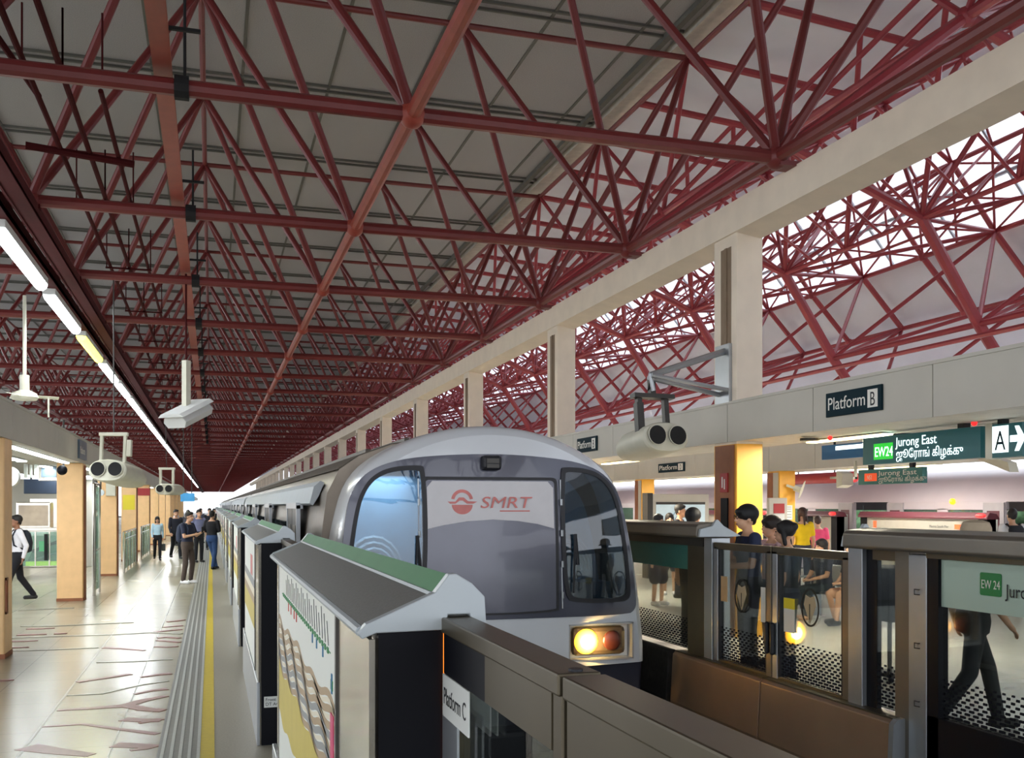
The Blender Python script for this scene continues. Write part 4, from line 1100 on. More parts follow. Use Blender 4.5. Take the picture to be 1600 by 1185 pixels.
# ceiling fan
t = thing('ceiling_fan', 'pale ceiling fan with short blades on a long rod at far left', 'fan', (-3.55, 21.5, 4.06))
MB().tube((0, 0, .05), (0, 0, 2.0), .035, 10).tube((0, 0, .12), (0, 0, .42), .09, 12).build('down_rod', M['camw'], t, smooth='auto')
MB().loft([[(r_*math.cos(2*PI*k/20), r_*math.sin(2*PI*k/20), z) for k in range(20)] for r_, z in ((.05, -.09), (.22, -.07), (.26, -.02), (.22, .06), (.10, .12))]).build('motor', M['camw'], t, smooth='auto')
for k in range(3):
    a = .25+k*2*PI/3; d = Vector((math.cos(a), math.sin(a), 0)); n_ = Vector((-d[1], d[0], 0)); q = MB()
    vs = []
    for rr, wd, z in ((.2, .05, .0), (.62, .075, -.01)):
        for s_, dz in ((-1, .02), (1, -.02)):
            for tt in (0, .008): p = d*rr+n_*wd*s_; vs.append((p[0], p[1], z+dz+tt))
    q.add(vs, [(0,1,3,2),(4,6,7,5),(0,2,6,4),(1,5,7,3),(0,4,5,1),(2,3,7,6)])
    q.build('blade', M['camw'], t)
MB().box(.42, .45, -.02, .02, -.40, 0).build('tip_bar', M['camw'], t)

# ------------------------------------------------------------ signs
def letterplate(label, X, y0, y1, z0, z1, kind='B'):
    t = thing('platform_sign', label, 'sign', (X, (y0+y1)/2, z0)); o_ = Vector(t.location)
    MB().box(X-.03, X+.0, y0, y1, z0, z1).build('board', M['sign'], t, off=o_, bevel=.004)
    H_ = z1-z0; L = y1-y0
    text('lettering', 'Platform', H_*.74, (X-.031, y1-L*.035, z0+H_*.28), '-x', M['paintw'], t, ext=.001, sx=.95*L/(H_*3.45), off=o_)
    MB().box(X-.034, X-.031, y0+L*.055, y0+L*.225, z0+H_*.15, z0+H_*.86).build('letter_tile', M['paintw'], t, off=o_)
    text('tile_letter', kind, H_*.78, (X-.035, y0+L*.14, z0+H_*.22), '-x', M['inkb'], t, align='CENTER', ext=.001, sx=.75, off=o_)
letterplate('dark Platform B sign on the fascia right of the column', 6.72, 8.73, 9.70, 2.90, 3.17)
letterplate('dark Platform B sign on the fascia just above the train cab edge', 6.72, 16.7, 17.7, 2.90, 3.17)
letterplate('small dark Platform sign on the far fascia, left of the column', 13.5, 26.6, 28.4, 2.92, 3.2, 'D')
# left platform sign (turned towards the far side)
t = thing('platform_sign', 'blue grey Platform sign on the left fascia, seen at a steep angle', 'sign', (-2.45, 20.9, 2.78)); o_ = Vector(t.location)
MB().box(-2.45, -2.41, 20.4, 21.5, 2.80, 3.16).build('board', mat('blue_grey_sign', (74, 92, 108), .3, noise=0), t, off=o_)
text('lettering', 'Platform', .2, (-2.408, 20.45, 2.9), '+x', M['paintw'], t, ext=.001, sx=1.1, off=o_)
# backlit EW24 sign
X = 7.55
p0 = at(1348, 685, X=X); p1 = at(1532, 668, X=X); pb = at(1348, 727, X=X)
y1, y0 = p0[1], p1[1]; z0, z1 = pb[2], p0[2]
t = thing('hanging_sign', 'backlit dark green EW24 Jurong East sign hanging under the near fascia', 'sign', (X, y1, z0)); o_ = Vector(t.location)
MB().box(X, X+.12, y0, y1, z0, z1).build('sign_box', M['signlit'], t, off=o_, bevel=.004)
L = y1-y0; H_ = z1-z0
MB().box(X-.004, X, y1-L*.29, y1-L*.11, z0+H_*.16, z0+H_*.74).build('badge', M['signg'], t, off=o_)
text('badge_text', 'EW24', H_*.50, (X-.006, y1-L*.12, z0+H_*.27), '-x', M['signw'], t, ext=.001, sx=.80, off=o_)
text('station_name', 'Jurong East', H_*.46, (X-.006, y1-L*.32, z0+H_*.58), '-x', M['signw'], t, ext=.001, sx=.98, off=o_)
text('tamil_name', 'ஜூ\u0bc7ர\u0bbeங் கிழக்கு', H_*.40, (X-.006, y1-L*.32, z0+H_*.16), '-x', M['signw'], t, ext=.001, sx=.88, off=o_)
MB().box(X+.02, X+.1, y1-.25, y1-.15, z1, 2.77).box(X+.02, X+.1, y0+.25, y0+.35, z1, 2.77).build('hanger', M['inkb'], t, off=o_)
MB().ball((X+.03, y0+.12, z1+.04), .03, 8, 6).build('red_light', M['redled'], t, off=o_)
# A arrow sign
q1 = at(1550, 668, X=X); q2 = at(1597, 664, X=X)
ya, yb = q2[1], q1[1]
t = thing('hanging_sign', 'backlit sign with letter A and an arrow at the right edge', 'sign', (X, yb, z0)); o_ = Vector(t.location)
MB().box(X, X+.12, ya, yb, z0-.01, z1).build('sign_box', M['signlit'], t, off=o_, bevel=.004)
L2 = yb-ya
MB().box(X-.004, X, yb-L2*.56, yb-L2*.02, z0+H_*.12, z0+H_*.94).build('letter_tile', M['signw'], t, off=o_)
text('tile_letter', 'A', H_*.86, (X-.006, yb-L2*.29, z0+H_*.20), '-x', M['sign'], t, align='CENTER', ext=.001, sx=.75, off=o_)
yy = yb-L2*.62
MB().prism([(yy, z0+H_*.62), (yy-.10, z0+H_*.62), (yy-.06, z0+H_*.90), (yy-.11, z0+H_*.90), (yy-.19, z0+H_*.52), (yy-.11, z0+H_*.14), (yy-.06, z0+H_*.14), (yy-.10, z0+H_*.42), (yy, z0+H_*.42)], 'x', X-.006, X).build('arrow', M['signw'], t, off=o_)
MB().box(X+.0, X+.12, yb+.0, yb+.09, z0-.02, z1+.02).build('end_plate', M['camw'], t, off=o_)
MB().box(X+.02, X+.1, yb-.12, yb-.05, z1, 2.77).build('hanger', M['inkb'], t, off=o_)
# blue sign behind the EW24 sign
p0 = at(1284, 697, X=10.2); p1 = at(1345, 690, X=10.2); pb = at(1284, 719, X=10.2)
t = thing('hanging_sign', 'blue illuminated sign partly behind the EW24 sign', 'sign', tuple(p0)); o_ = Vector(t.location)
MB().box(10.2, 10.3, p1[1]-.6, p0[1], pb[2], p0[2]).build('sign_box', mat('blue_sign', (24, 74, 104), .4, noise=0, emis=(16, 66, 100), estr=.4), t, off=o_)
MB().box(10.196, 10.2, p1[1]-.1, p0[1]-.4, p0[2]-.10, p0[2]-.03).build('lit_band', M['signw'], t, off=o_)
MB().tube((10.25, p0[1]-.3, p0[2]), (10.25, p0[1]-.3, 3.15), .02, 6).tube((7.85, p0[1]-.3, 3.15), (13.5, p0[1]-.3, 3.15), .03, 6).build('hanger', M['inkb'], t, off=o_)
# NS1 sign
X = 13.2
p0 = at(1341, 735, X=X); p1 = at(1441, 730, X=X); pb = at(1341, 758, X=X)
y1, y0 = p0[1], p1[1]; z0, z1 = pb[2], p0[2]; L = y1-y0; H_ = z1-z0
t = thing('hanging_sign', 'smaller green NS1 Jurong East sign under the far fascia', 'sign', (X, y1, z0)); o_ = Vector(t.location)
MB().box(X, X+.12, y0, y1, z0, z1).build('sign_box', M['tealdim'], t, off=o_, bevel=.004)
MB().box(X-.004, X, y1-L*.31, y1-L*.11, z0+H_*.22, z0+H_*.74).build('badge', M['signo'], t, off=o_)
text('badge_text', 'NS1', H_*.44, (X-.006, y1-L*.15, z0+H_*.32), '-x', M['paintw'], t, ext=.001, sx=.72, off=o_)
text('station_name', 'Jurong East', H_*.46, (X-.006, y1-L*.34, z0+H_*.56), '-x', M['paintw'], t, ext=.001, sx=1.2*L/(H_*4.3), off=o_)
text('tamil_name', 'ஜூ\u0bc7ர\u0bbeங் கிழக்கு', H_*.42, (X-.006, y1-L*.34, z0+H_*.15), '-x', M['paintw'], t, ext=.001, sx=.80*L/(H_*4.3), off=o_)
MB().box(X+.02, X+.1, y1-.4, y1-.3, z1, 2.9).box(X+.02, X+.1, y0+.3, y0+.4, z1, 2.9).box(X+.02, X+.6, y0+.3, y0+.4, 2.8, 2.9).box(X+.02, X+.6, y1-.4, y1-.3, 2.8, 2.9).build('hanger', M['inkb'], t, off=o_)
# ------------------------------------------------------------ people
SK = {}
def col(name, rgb, rough=.8): 
    if name not in SK: SK[name] = mat(name, rgb, rough, noise=.04, nscale=12)
    return SK[name]
def V3(*a): return Vector(a)
def capsule(mb, p, q, r0, r1, n=12):
    p = Vector(p); q = Vector(q); mb.tube(p, q, r0, n, r1=r1); mb.ball(p, r0, n, 8); mb.ball(q, r1, n, 8)
def torso(mb, secs, g=0.0, n=20):
    rings = []
    for c, rx, ry in secs:
        rings.append([(c[0]+(rx+g)*math.copysign(abs(math.cos(a))**.85, math.cos(a)), c[1]+(ry+g)*math.sin(a), c[2]) for a in [2*PI*k/n for k in range(n)]])
    mb.loft(rings)
def person(label, pos, hgt, rz, shirt=(60,60,80), pants=(30,30,34), shoes=(30,30,30), skin=(206,160,130), hair=(26,22,20), hstyle='short', pose='stand',
           sleeves='short', legs='long', bag=None, phone=False, glasses=False, hat=None, vox=.012, fem=False, lower=True, turn=0.0):
    s = hgt/1.75
    t = thing('person', label, 'person', pos, rz)
    sw = .90 if fem else 1.0
    hipz = .93; bend = 0.0
    hp = {-1: V3(-.09, 0, hipz), 1: V3(.09, 0, hipz)}
    kn = {-1: V3(-.095, -.02, .50), 1: V3(.095, -.02, .50)}
    an = {-1: V3(-.10, .01, .09), 1: V3(.10, .01, .09)}
    sh = {-1: V3(-.185*sw, 0, 1.415), 1: V3(.185*sw, 0, 1.415)}
    el = {-1: V3(-.235*sw, .03, 1.12), 1: V3(.235*sw, .03, 1.12)}
    wr = {-1: V3(-.235*sw, -.04, .87), 1: V3(.235*sw, -.04, .87)}
    if pose == 'walk':
        kn[1] = V3(.09, -.16, .52); an[1] = V3(.09, -.24, .10); kn[-1] = V3(-.09, .06, .50); an[-1] = V3(-.09, .30, .14)
        el[1] = V3(.23*sw, .12, 1.14); wr[1] = V3(.23*sw, .06, .90); el[-1] = V3(-.23*sw, -.05, 1.13); wr[-1] = V3(-.22*sw, -.20, .93)
    if pose == 'phone':
        kn[1] = V3(.12, -.06, .50); an[1] = V3(.13, .0, .09); kn[-1] = V3(-.12, -.04, .50); an[-1] = V3(-.13, .02, .09)
        el[1] = V3(.22, -.10, 1.16); wr[1] = V3(.10, -.33, 1.24); el[-1] = V3(-.22, -.08, 1.14); wr[-1] = V3(-.08, -.31, 1.20)
    if pose == 'cross':
        kn[1] = V3(.02, -.10, .52); an[1] = V3(-.12, -.02, .10); kn[-1] = V3(-.10, .0, .50); an[-1] = V3(-.06, .06, .09)
        el[1] = V3(.25, .02, 1.16); wr[1] = V3(.12, -.20, 1.10); el[-1] = V3(-.25, .02, 1.16); wr[-1] = V3(-.10, -.2, 1.12)
    if pose == 'hold':
        el[-1] = V3(-.24, -.06, 1.15); wr[-1] = V3(-.16, -.30, 1.16); el[1] = V3(.24, -.06, 1.15); wr[1] = V3(.05, -.30, 1.13)
    if pose == 'sit':
        for k in (-1, 1):
            hp[k] = V3(k*.09, 0, .50); kn[k] = V3(k*.12, -.44, .48); an[k] = V3(k*.13, -.50 if k > 0 else -.32, .09)
            sh[k] = V3(k*.18*sw, -.04, .98); el[k] = V3(k*.22*sw, -.14, .72); wr[k] = V3(k*.06, -.34, .66)
        hipz = .50
    dz = hipz-.93; hy = -.06 if pose == 'sit' else 0
    hz = 1.62+dz; hc = V3(0, -.015+hy, hz)
    hb = V3(0, -.02 if pose != 'phone' else -.055, 0); hc = hc+hb
    def T(mb):
        mb.v = [(x*s, y*s, z*s) for x, y, z in mb.v]; return mb
    # body, one surface
    b = MB()
    secs = [(V3(0, 0, hipz-.08), .15, .10), (V3(0, 0, hipz+.02), .165 if not fem else .17, .115), (V3(0, hy*.3, hipz+.17), .135 if not fem else .12, .095), (V3(0, hy*.7, hipz+.34), .16*sw, .11), (V3(0, hy, hipz+.45), .175*sw, .095), (V3(0, hy, hipz+.51), .12, .07), (V3(0, hy, hipz+.55), .06, .055)]
    torso(b, secs)
    capsule(b, V3(0, hy, hipz+.50), hc+V3(0, .01, -.06), .055, .052)
    b.ball(hc+V3(0, .015, .02), .1, 16, 12, (.76, .94, 1.08)); b.ball(hc+V3(0, -.03, -.055), .07, 14, 10, (.82, .92, .9))
    capsule(b, hc+V3(0, -.088, .01), hc+V3(0, -.108, -.025), .010, .014, 8)
    b.ball(hc+V3(0, -.088, -.062), .016, 8, 6, (1.5, .6, .5))
    for k in (-1, 1):
        b.ball(hc+V3(k*.078, .012, -.012), .027, 8, 6, (.4, .7, 1.1))
        capsule(b, hp[k], kn[k], .082, .056); capsule(b, kn[k], an[k], .054, .036)
        f0 = an[k]+V3(0, .03, -.05); f1 = an[k]+V3(k*.01, -.15, -.06); capsule(b, f0, f1, .036, .030)
        capsule(b, sh[k], el[k], .050, .038); capsule(b, el[k], wr[k], .037, .026)
        # hand: palm, four fingers, thumb
        d = (wr[k]-el[k]).normalized(); side = d.cross(V3(0, 1, 0) if abs(d.y) < .7 else V3(0, 0, 1)).normalized()
        pn = d.cross(side).normalized()
        pc = wr[k]+d*.055
        capsule(b, wr[k]+d*.01, pc+side*.018, .022, .021); capsule(b, wr[k]+d*.01, pc-side*.018, .022, .021)
        for i, ln in enumerate((.062, .074, .070, .055)):
            o_ = pc+d*.025+side*(.030-.020*i); m_ = o_+d*ln*.55; e_ = m_+(d*.75+pn*k*.6).normalized()*ln*.45
            capsule(b, o_, m_, .0095, .009, 6); capsule(b, m_, e_, .009, .008, 6)
        o_ = wr[k]+d*.025+side*.022; m_ = o_+(d*.6+side*.8).normalized()*.04; capsule(b, o_, m_, .011, .010, 6); capsule(b, m_, m_+d*.03, .010, .009, 6)
    remesh(T(b), 'body', col('skin_%d_%d_%d' % skin, skin, .55), t, vox, 1)
    # face
    q = MB()
    for k in (-1, 1): q.ball(hc+V3(k*.032, -.083, .012), .011, 8, 6, (1.2, .6, .7))
    T(q).build('eyes', M['inkb'], t, smooth=True)
    q = MB()
    for k in (-1, 1): q.box(hc.x+k*.032-.017, hc.x+k*.032+.017, hc.y-.093, hc.y-.086, hc.z+.030, hc.z+.036)
    T(q).build('eyebrows', col('hair_%d_%d_%d' % hair, hair, .6), t)
    q = MB(); q.ball(hc+V3(0, -.094, -.062), .02, 8, 6, (1.2, .5, .35)); T(q).build('mouth', col('lip', (160, 90, 84), .5), t, smooth=True)
    # hair
    h = MB()
    if hstyle == 'short':
        h.ball(hc+V3(0, .028, .050), .1, 16, 12, (.86, 1.0, .96)); h.ball(hc+V3(0, -.030, .088), .06, 12, 8, (1.15, 1.05, .6))
        for k in (-1, 1): h.ball(hc+V3(k*.062, .03, .0), .04, 10, 8, (.5, 1.1, 1.1))
        h.ball(hc+V3(0, .075, -.02), .05, 10, 8, (1.2, .6, 1.0))
    elif hstyle == 'bowl':
        h.ball(hc+V3(0, .025, .048), .112, 16, 12, (.92, 1.06, .92)); h.ball(hc+V3(0, -.05, .065), .07, 12, 8, (1.15, .85, .6))
        h.ball(hc+V3(0, .08, -.02), .055, 10, 8, (1.2, .6, 1.0))
        for k in (-1, 1): h.ball(hc+V3(k*.068, -.01, .035), .045, 10, 8, (.5, 1.2, 1.0))
    else:
        h.ball(hc+V3(0, .028, .045), .108, 16, 12, (.88, 1.0, .96)); h.ball(hc+V3(0, -.03, .085), .06, 12, 8, (1.15, 1.0, .6))
        for k in (-1, 1): capsule(h, hc+V3(k*.070, .01, .04), hc+V3(k*.075, .04, -.12), .028, .024)
        if hstyle == 'long': capsule(h, hc+V3(0, .07, .0), hc+V3(0, .10, -.24), .075, .055); capsule(h, hc+V3(.05, .07, .0), hc+V3(.05, .10, -.22), .05, .04); capsule(h, hc+V3(-.05, .07, .0), hc+V3(-.05, .10, -.22), .05, .04)
        if hstyle == 'tail': h.ball(hc+V3(0, .115, .05), .035, 10, 8); capsule(h, hc+V3(0, .12, .04), hc+V3(0, .15, -.20), .034, .018)
        if hstyle == 'bun': h.ball(hc+V3(0, .11, .07), .05, 12, 8)
        if hstyle == 'bob': capsule(h, hc+V3(0, .06, .0), hc+V3(0, .06, -.10), .075, .07)
    remesh(T(h), 'hair', col('hair_%d_%d_%d' % hair, hair, .55), t, vox, 2)
    if hat:
        q = MB(); n = 24
        q.loft([[(hc.x+rr*math.cos(2*PI*k/n), hc.y+.01+rr*1.12*math.sin(2*PI*k/n), hc.z+z) for k in range(n)] for rr, z in ((.15, .02), (.112, .05), (.112, .09), (.095, .135), (.05, .155))])
        T(q).build('hat', col('hat_%d_%d_%d' % hat, hat, .9), t, smooth='auto')
    # trousers / shorts / skirt
    g = .014
    q = MB(); torso(q, [(V3(0, 0, hipz-.10), .15, .105), (V3(0, 0, hipz), .168, .118), (V3(0, 0, hipz+.10), .150, .105)], g)
    for k in (-1, 1):
        if legs == 'long': capsule(q, hp[k], kn[k], .092, .068); capsule(q, kn[k], an[k]+V3(0, 0, .01), .068, .056)
        elif legs == 'short': e_ = hp[k]+(kn[k]-hp[k])*.85; capsule(q, hp[k], e_, .095, .085)
        elif legs == 'skirt': e_ = hp[k]+(kn[k]-hp[k])*.95; capsule(q, hp[k], e_, .10, .12)
    remesh(T(q), 'trousers' if legs == 'long' else ('shorts' if legs == 'short' else 'skirt'), col('cloth_%d_%d_%d' % pants, pants, .9), t, vox*1.15, 2)
    # shirt
    q = MB(); torso(q, [(V3(0, 0, hipz+.0), .160, .112)]+secs[2:5]+[(V3(0, hy, hipz+.505), .11, .068)], .016)
    for k in (-1, 1):
        e_ = el[k] if sleeves == 'long' else sh[k]+(el[k]-sh[k])*.62
        capsule(q, sh[k]+V3(-k*.008, 0, .0), e_, .068, .057 if sleeves != 'long' else .05)
        if sleeves == 'long': capsule(q, el[k], wr[k]+(el[k]-wr[k])*.06, .05, .038)
    remesh(T(q), 'shirt', col('cloth_%d_%d_%d' % shirt, shirt, .85), t, vox*1.15, 2)
    # shoes
    if shoes:
        for k in (-1, 1):
            q = MB(); a = an[k]
            capsule(q, a+V3(0, .035, -.045), a+V3(k*.012, -.15, -.052), .047, .042); q.v = [(x, y, max(z, a.z-.09)) for x, y, z in q.v]
            remesh(T(q), 'shoe', col('shoe_%d_%d_%d' % shoes, shoes, .6), t, vox, 1)
    if glasses:
        q = MB()
        for k in (-1, 1):
            c0 = hc+V3(k*.034, -.100, .010); n = 14
            for i in range(n):
                a0, a1 = 2*PI*i/n, 2*PI*(i+1)/n
                q.tube(c0+V3(.026*math.cos(a0), 0, .020*math.sin(a0)), c0+V3(.026*math.cos(a1), 0, .020*math.sin(a1)), .0035, 5)
            q.tube(c0+V3(k*.026, 0, .006), hc+V3(k*.082, .01, .008), .0035, 5)
        q.tube(hc+V3(-.01, -.101, .012), hc+V3(.01, -.101, .012), .0035, 5)
        T(q).build('glasses', M['inkb'], t)
    if bag:
        kind, bc = bag
        if kind == 'backpack':
            bp = thing('backpack', None, None); bpdel = bp
            bpy.data.objects.remove(bpdel)
            o = bpy.data.objects.new('backpack', None); C.objects.link(o)
            q = MB(); r = [[(x, y, z) for x, y in smooth_closed([(-.15*w_, .10), (.15*w_, .10), (.14*w_, .10+d_), (-.14*w_, .10+d_)], 2)] for z, w_, d_ in ((1.00, .8, .10), (1.03, 1, .15), (1.2, 1, .17), (1.38, .95, .13), (1.45, .7, .07))]
            q.loft(r); bb = T(q).build('pack_body', col('bag_%d_%d_%d' % bc, bc, .8), None, smooth='auto')
            q = MB()
            for k in (-1, 1): q.path([V3(k*.10, .11, 1.42), V3(k*.11, .03, 1.475), V3(k*.115, -.06, 1.45), V3(k*.12, -.118, 1.33), V3(k*.13, -.09, 1.15), V3(k*.14, .10, 1.06)], .016, 6)
            st = T(q).build('strap', col('bag_%d_%d_%d' % bc, bc, .8), None, smooth='auto')
            o.location = pos; o.rotation_euler = (0, 0, rz); bb.parent = o; st.parent = o
            tag(o, 'backpack worn by the '+' '.join(('person '+label.split('person ', 1)[-1]).split()[:9]), 'backpack')
        else:
            o = bpy.data.objects.new('carrier_bag', None); C.objects.link(o); o.location = pos; o.rotation_euler = (0, 0, rz)
            w0 = wr[1]+V3(0, 0, -.10); q = MB().box(w0.x-.04, w0.x+.10, w0.y-.10, w0.y+.14, w0.z-.42, w0.z-.14)
            T(q).build('bag_body', col('bag_%d_%d_%d' % bc, bc, .7), o, bevel=.01)
            q = MB().tube(w0+V3(.02, -.06, -.15), w0+V3(0, 0, .0), .006, 6).tube(w0+V3(.02, .10, -.15), w0+V3(0, 0, .0), .006, 6); T(q).build('handle', col('bag_%d_%d_%d' % bc, bc, .7), o)
            tag(o, 'dark bag carried by the '+' '.join(('person '+label.split('person ', 1)[-1]).split()[:9]), 'bag')
    if phone:
        o = bpy.data.objects.new('mobile_phone', None); C.objects.link(o); o.location = pos; o.rotation_euler = (0, 0, rz)
        q = MB().box(-.035, .035, -.44, -.43, 1.24, 1.38); T(q).build('phone_body', M['inkb'], o, bevel=.002)
        tag(o, 'mobile phone held up by the '+' '.join(('person '+label.split('person ', 1)[-1]).split()[:9]), 'phone')
    return t
WHITE = (232, 232, 236)
person('person in a white shirt with a black backpack walking at the left edge', (-3.62, 21.2, 0), 1.71, -1.25, shirt=(226,224,228), pants=(24,24,30), skin=(150,104,78), sleeves='long', pose='walk', bag=('backpack', (24,30,40)))
person('person in a pale blue blouse and black trousers walking towards the camera', (-1.8, 36.1, 0), 1.51, .1, shirt=(176,206,222), pants=(20,20,26), hstyle='bob', pose='walk', fem=True, sleeves='long', bag=('carrier', (70,74,72)))
person('person in a dark jacket walking behind the phone user', (-1.22, 36.8, 0), 1.75, .3, shirt=(30,32,46), pants=(22,24,30), hstyle='short', pose='walk', sleeves='long')
person('person in navy t-shirt and brown trousers looking down at a phone', (-.57, 25.2, 0), 1.75, .95, shirt=(42,48,72), pants=(82,70,64), shoes=WHITE, pose='phone', phone=True, bag=('backpack', (52,60,82)), hstyle='short')
person('person in black top and blue jeans standing with legs crossed', (.0, 30.6, 0), 1.74, 2.7, shirt=(22,22,30), pants=(46,72,118), pose='cross', sleeves='long', hstyle='short')
person('person in a grey blue striped shirt behind the phone user', (-.42, 34.5, 0), 1.76, .4, shirt=(120,124,160), pants=(28,28,36), pose='stand', hstyle='short')
for i, (x, y, h_, c_, l_) in enumerate(((-.9, 41, 1.72, (60,60,70), 'small person in grey between the walking ones'), (-.1, 44, 1.78, (26,28,40), 'distant person in navy near the safety line'), (-.55, 52, 1.75, (90,96,120), 'distant person in blue grey, farthest of the queue'), (.1, 57, 1.72, (40,40,44), 'distant person in charcoal beside the far housings'), (-1.6, 49, 1.7, (190,190,196), 'distant person in white by the far ochre pillars'))):
    person(l_, (x, y, 0), h_, .3*i, shirt=c_, vox=.018)
RZF = .12
def rp(px_, X_, hgt): p = at(px_, 800, X=X_); return (p[0], p[1], RZF)
person('person with black bowl cut hair and glasses in a navy shirt behind the screen door', rp(1170, 5.35, 0), 1.78, -1.75, shirt=(44,54,84), hstyle='bowl', hair=(14,14,18), glasses=True, pose='hold', vox=.009, skin=(224,176,142))
person('person with dark brown hair in a pale pink shirt, right of the one with glasses', rp(1208, 5.95, 0), 1.66, -1.6, shirt=(214,178,184), pants=(84,88,100), hstyle='bowl', hair=(40,30,26), vox=.010)
person('person with tied black hair and a black top behind the door leaf', rp(1230, 5.6, 0), 1.62, -2.5, shirt=(22,22,26), pants=(60,64,76), hstyle='bun', hair=(18,16,18), fem=True, vox=.010)
person('person in a yellow t-shirt with a long ponytail, seen from behind', rp(1254, 11.0, 0), 1.73, 2.9, shirt=(240,200,20), pants=(60,60,70), hstyle='tail', hair=(60,36,26), fem=True)
person('short haired person in a hot pink t-shirt, seen from behind', rp(1278, 12.3, 0), 1.55, 2.6, shirt=(236,84,128), pants=(60,60,70), hair=(60,40,36))
person('person under a beige hat in dark clothes at the right edge behind glass', rp(1520, 5.75, 0), 1.64, 1.2, shirt=(52,54,54), pants=(48,50,52), hat=(176,160,136), hair=(40,36,34), pose='walk', vox=.010)
person('person in a white top with black straps by the open train door', rp(1582, 13.6, 0), 1.72, 2.8, shirt=(214,216,220), pants=(40,40,48), bag=('backpack', (26,28,36)))
person('person with cropped hair facing the camera in front of the poster', rp(1061, 8.6, 0), 1.80, .9, shirt=(40,40,50), pants=(30,30,40), skin=(214,160,122))
person('person with round black hair just behind the far screen door housing', rp(1082, 5.9, 0), 1.74, 2.2, shirt=(30,32,40), hair=(14,16,24), hstyle='bowl')
person('person in dark shorts and white shoes seen through the far pane', rp(1028, 7.6, 0), 1.62, .3, shirt=(52,48,70), pants=(40,44,60), shoes=WHITE, legs='skirt', fem=True, hstyle='bob', hair=(20,20,26))
person('person in a dark skirt and white trainers beside the poster board', rp(1046, 8.7, 0), 1.62, -.3, shirt=(60,60,76), pants=(46,50,62), shoes=WHITE, legs='short', fem=True, hstyle='long', hair=(24,20,20))
# seated people and their bench
by = at(1312, 900, X=9.3)
t = thing('bench', 'grey metal bench on the right platform with seated people', 'bench', (9.3, by[1], RZF)); o_ = Vector(t.location)
MB().box(9.05, 9.5, by[1]-1.9, by[1]+1.0, .52, .56).build('seat', M['alu'], t, off=o_, bevel=.01)
MB().box(9.5, 9.54, by[1]-1.9, by[1]+1.0, .60, .95).build('backrest', M['alu'], t, off=o_, bevel=.01)
for yy in (by[1]-1.6, by[1]+.7): MB().box(9.15, 9.45, yy, yy+.06, .12, .52).build('leg', M['alu'], t, off=o_)
MB().path([(9.05, by[1]+.9, .56), (9.05, by[1]+.9, .74), (9.5, by[1]+.9, .74)], .02, 6).build('armrest', M['silver'], t, off=o_)
person('person seated on the bench with bare feet, dark clothes', (9.28, by[1]+.35, RZF), 1.65, -1.45, shirt=(52,58,74), pants=(48,58,66), pose='sit', shoes=None, fem=True, hstyle='bob', hair=(30,26,26))
person('person seated on the bench beside the barefoot one, holding a striped book', (9.28, by[1]-.45, RZF), 1.66, -1.5, shirt=(40,44,60), pants=(206,160,130), pose='sit', hstyle='long', fem=True, hair=(30,24,24), legs='short')
t = thing('black_suitcase', 'black suitcase standing on the right platform behind the slot pane', 'suitcase', (6.6, at(1390, 880, X=6.6)[1], RZF)); 
MB().box(-.22, .22, -.28, .28, .62, 1.16).build('case', M['matte'], t, bevel=.03)
MB().box(-.12, -.09, -.15, -.12, .05, .62).box(.09, .12, .12, .15, .05, .62).box(-.12, .12, -.15, .15, .05, .09).build('trolley', M['dkgrey'], t); MB().ball((.1, .15, .03), .03).ball((-.1, .15, .03), .03).ball((.1, -.15, .03), .03).ball((-.1, -.15, .03), .03).build('wheel', M['rubber'], t)

# ------------------------------------------------------------ right background
for k, (px_, lab) in enumerate(((1218, 'yellow pillar with notice and fan beyond the near column'), (1003, 'yellow pillar just right of the train cab, on the far side of the platform'))):
    p = at(px_, 800, X=13.55)
    t = thing('yellow_pillar', lab, 'pillar', (13.55, p[1], RZF))
    MB().box(0, .45, 0, .55, 0, 2.64).build('shaft', M['gold2'], t, bevel=.01)
    MB().box(-.012, 0, .3, .55, 0, 2.6).build('side_cladding', M['brownp'], t)
    MB().box(-.012, 0, .05, .28, 0, 2.6).build('grey_duct', M['fascia'], t)
    if k == 0:
        MB().box(.10, .36, -.012, 0, 1.42, 1.78).build('notice', M['plate'], t)
        q = MB()
        for z in (1.48, 1.54, 1.62, 1.68, 1.73): q.box(.13, .33, -.014, -.012, z, z+.012)
        q.build('notice_print', M['ink'], t)
        f = thing('wall_fan', 'cream wall fan on the yellow pillar, tilted down', 'fan', (13.98, p[1]-.25, 2.28), .5)
        f.rotation_euler = (.35, 0, .9)
        q = MB()
        for rr in (.07, .13, .19, .25): 
            n = 20
            for i in range(n):
                a0, a1 = 2*PI*i/n, 2*PI*(i+1)/n; q.tube((rr*math.cos(a0), -.06+.1*rr, rr*math.sin(a0)), (rr*math.cos(a1), -.06+.1*rr, rr*math.sin(a1)), .006, 5)
        for i in range(12): a = 2*PI*i/12; q.tube((0, -.06, 0), (.25*math.cos(a), -.035, .25*math.sin(a)), .005, 5)
        q.build('guard', M['camw'], f); MB().tube((0, -.03, 0), (0, .16, 0), .07, 12).build('motor', M['camw'], f)
        q = MB()
        for i in range(4):
            a = 2*PI*i/4; q.prism([(.02*math.cos(a), .02*math.sin(a)), (.22*math.cos(a-.3), .22*math.sin(a-.3)), (.22*math.cos(a+.3), .22*math.sin(a+.3))], 'y', -.03, -.022)
        q.build('blade', M['camw'], f)
        MB().box(-.05, .05, .12, .35, -.03, .03).build('bracket', M['camw'], f)
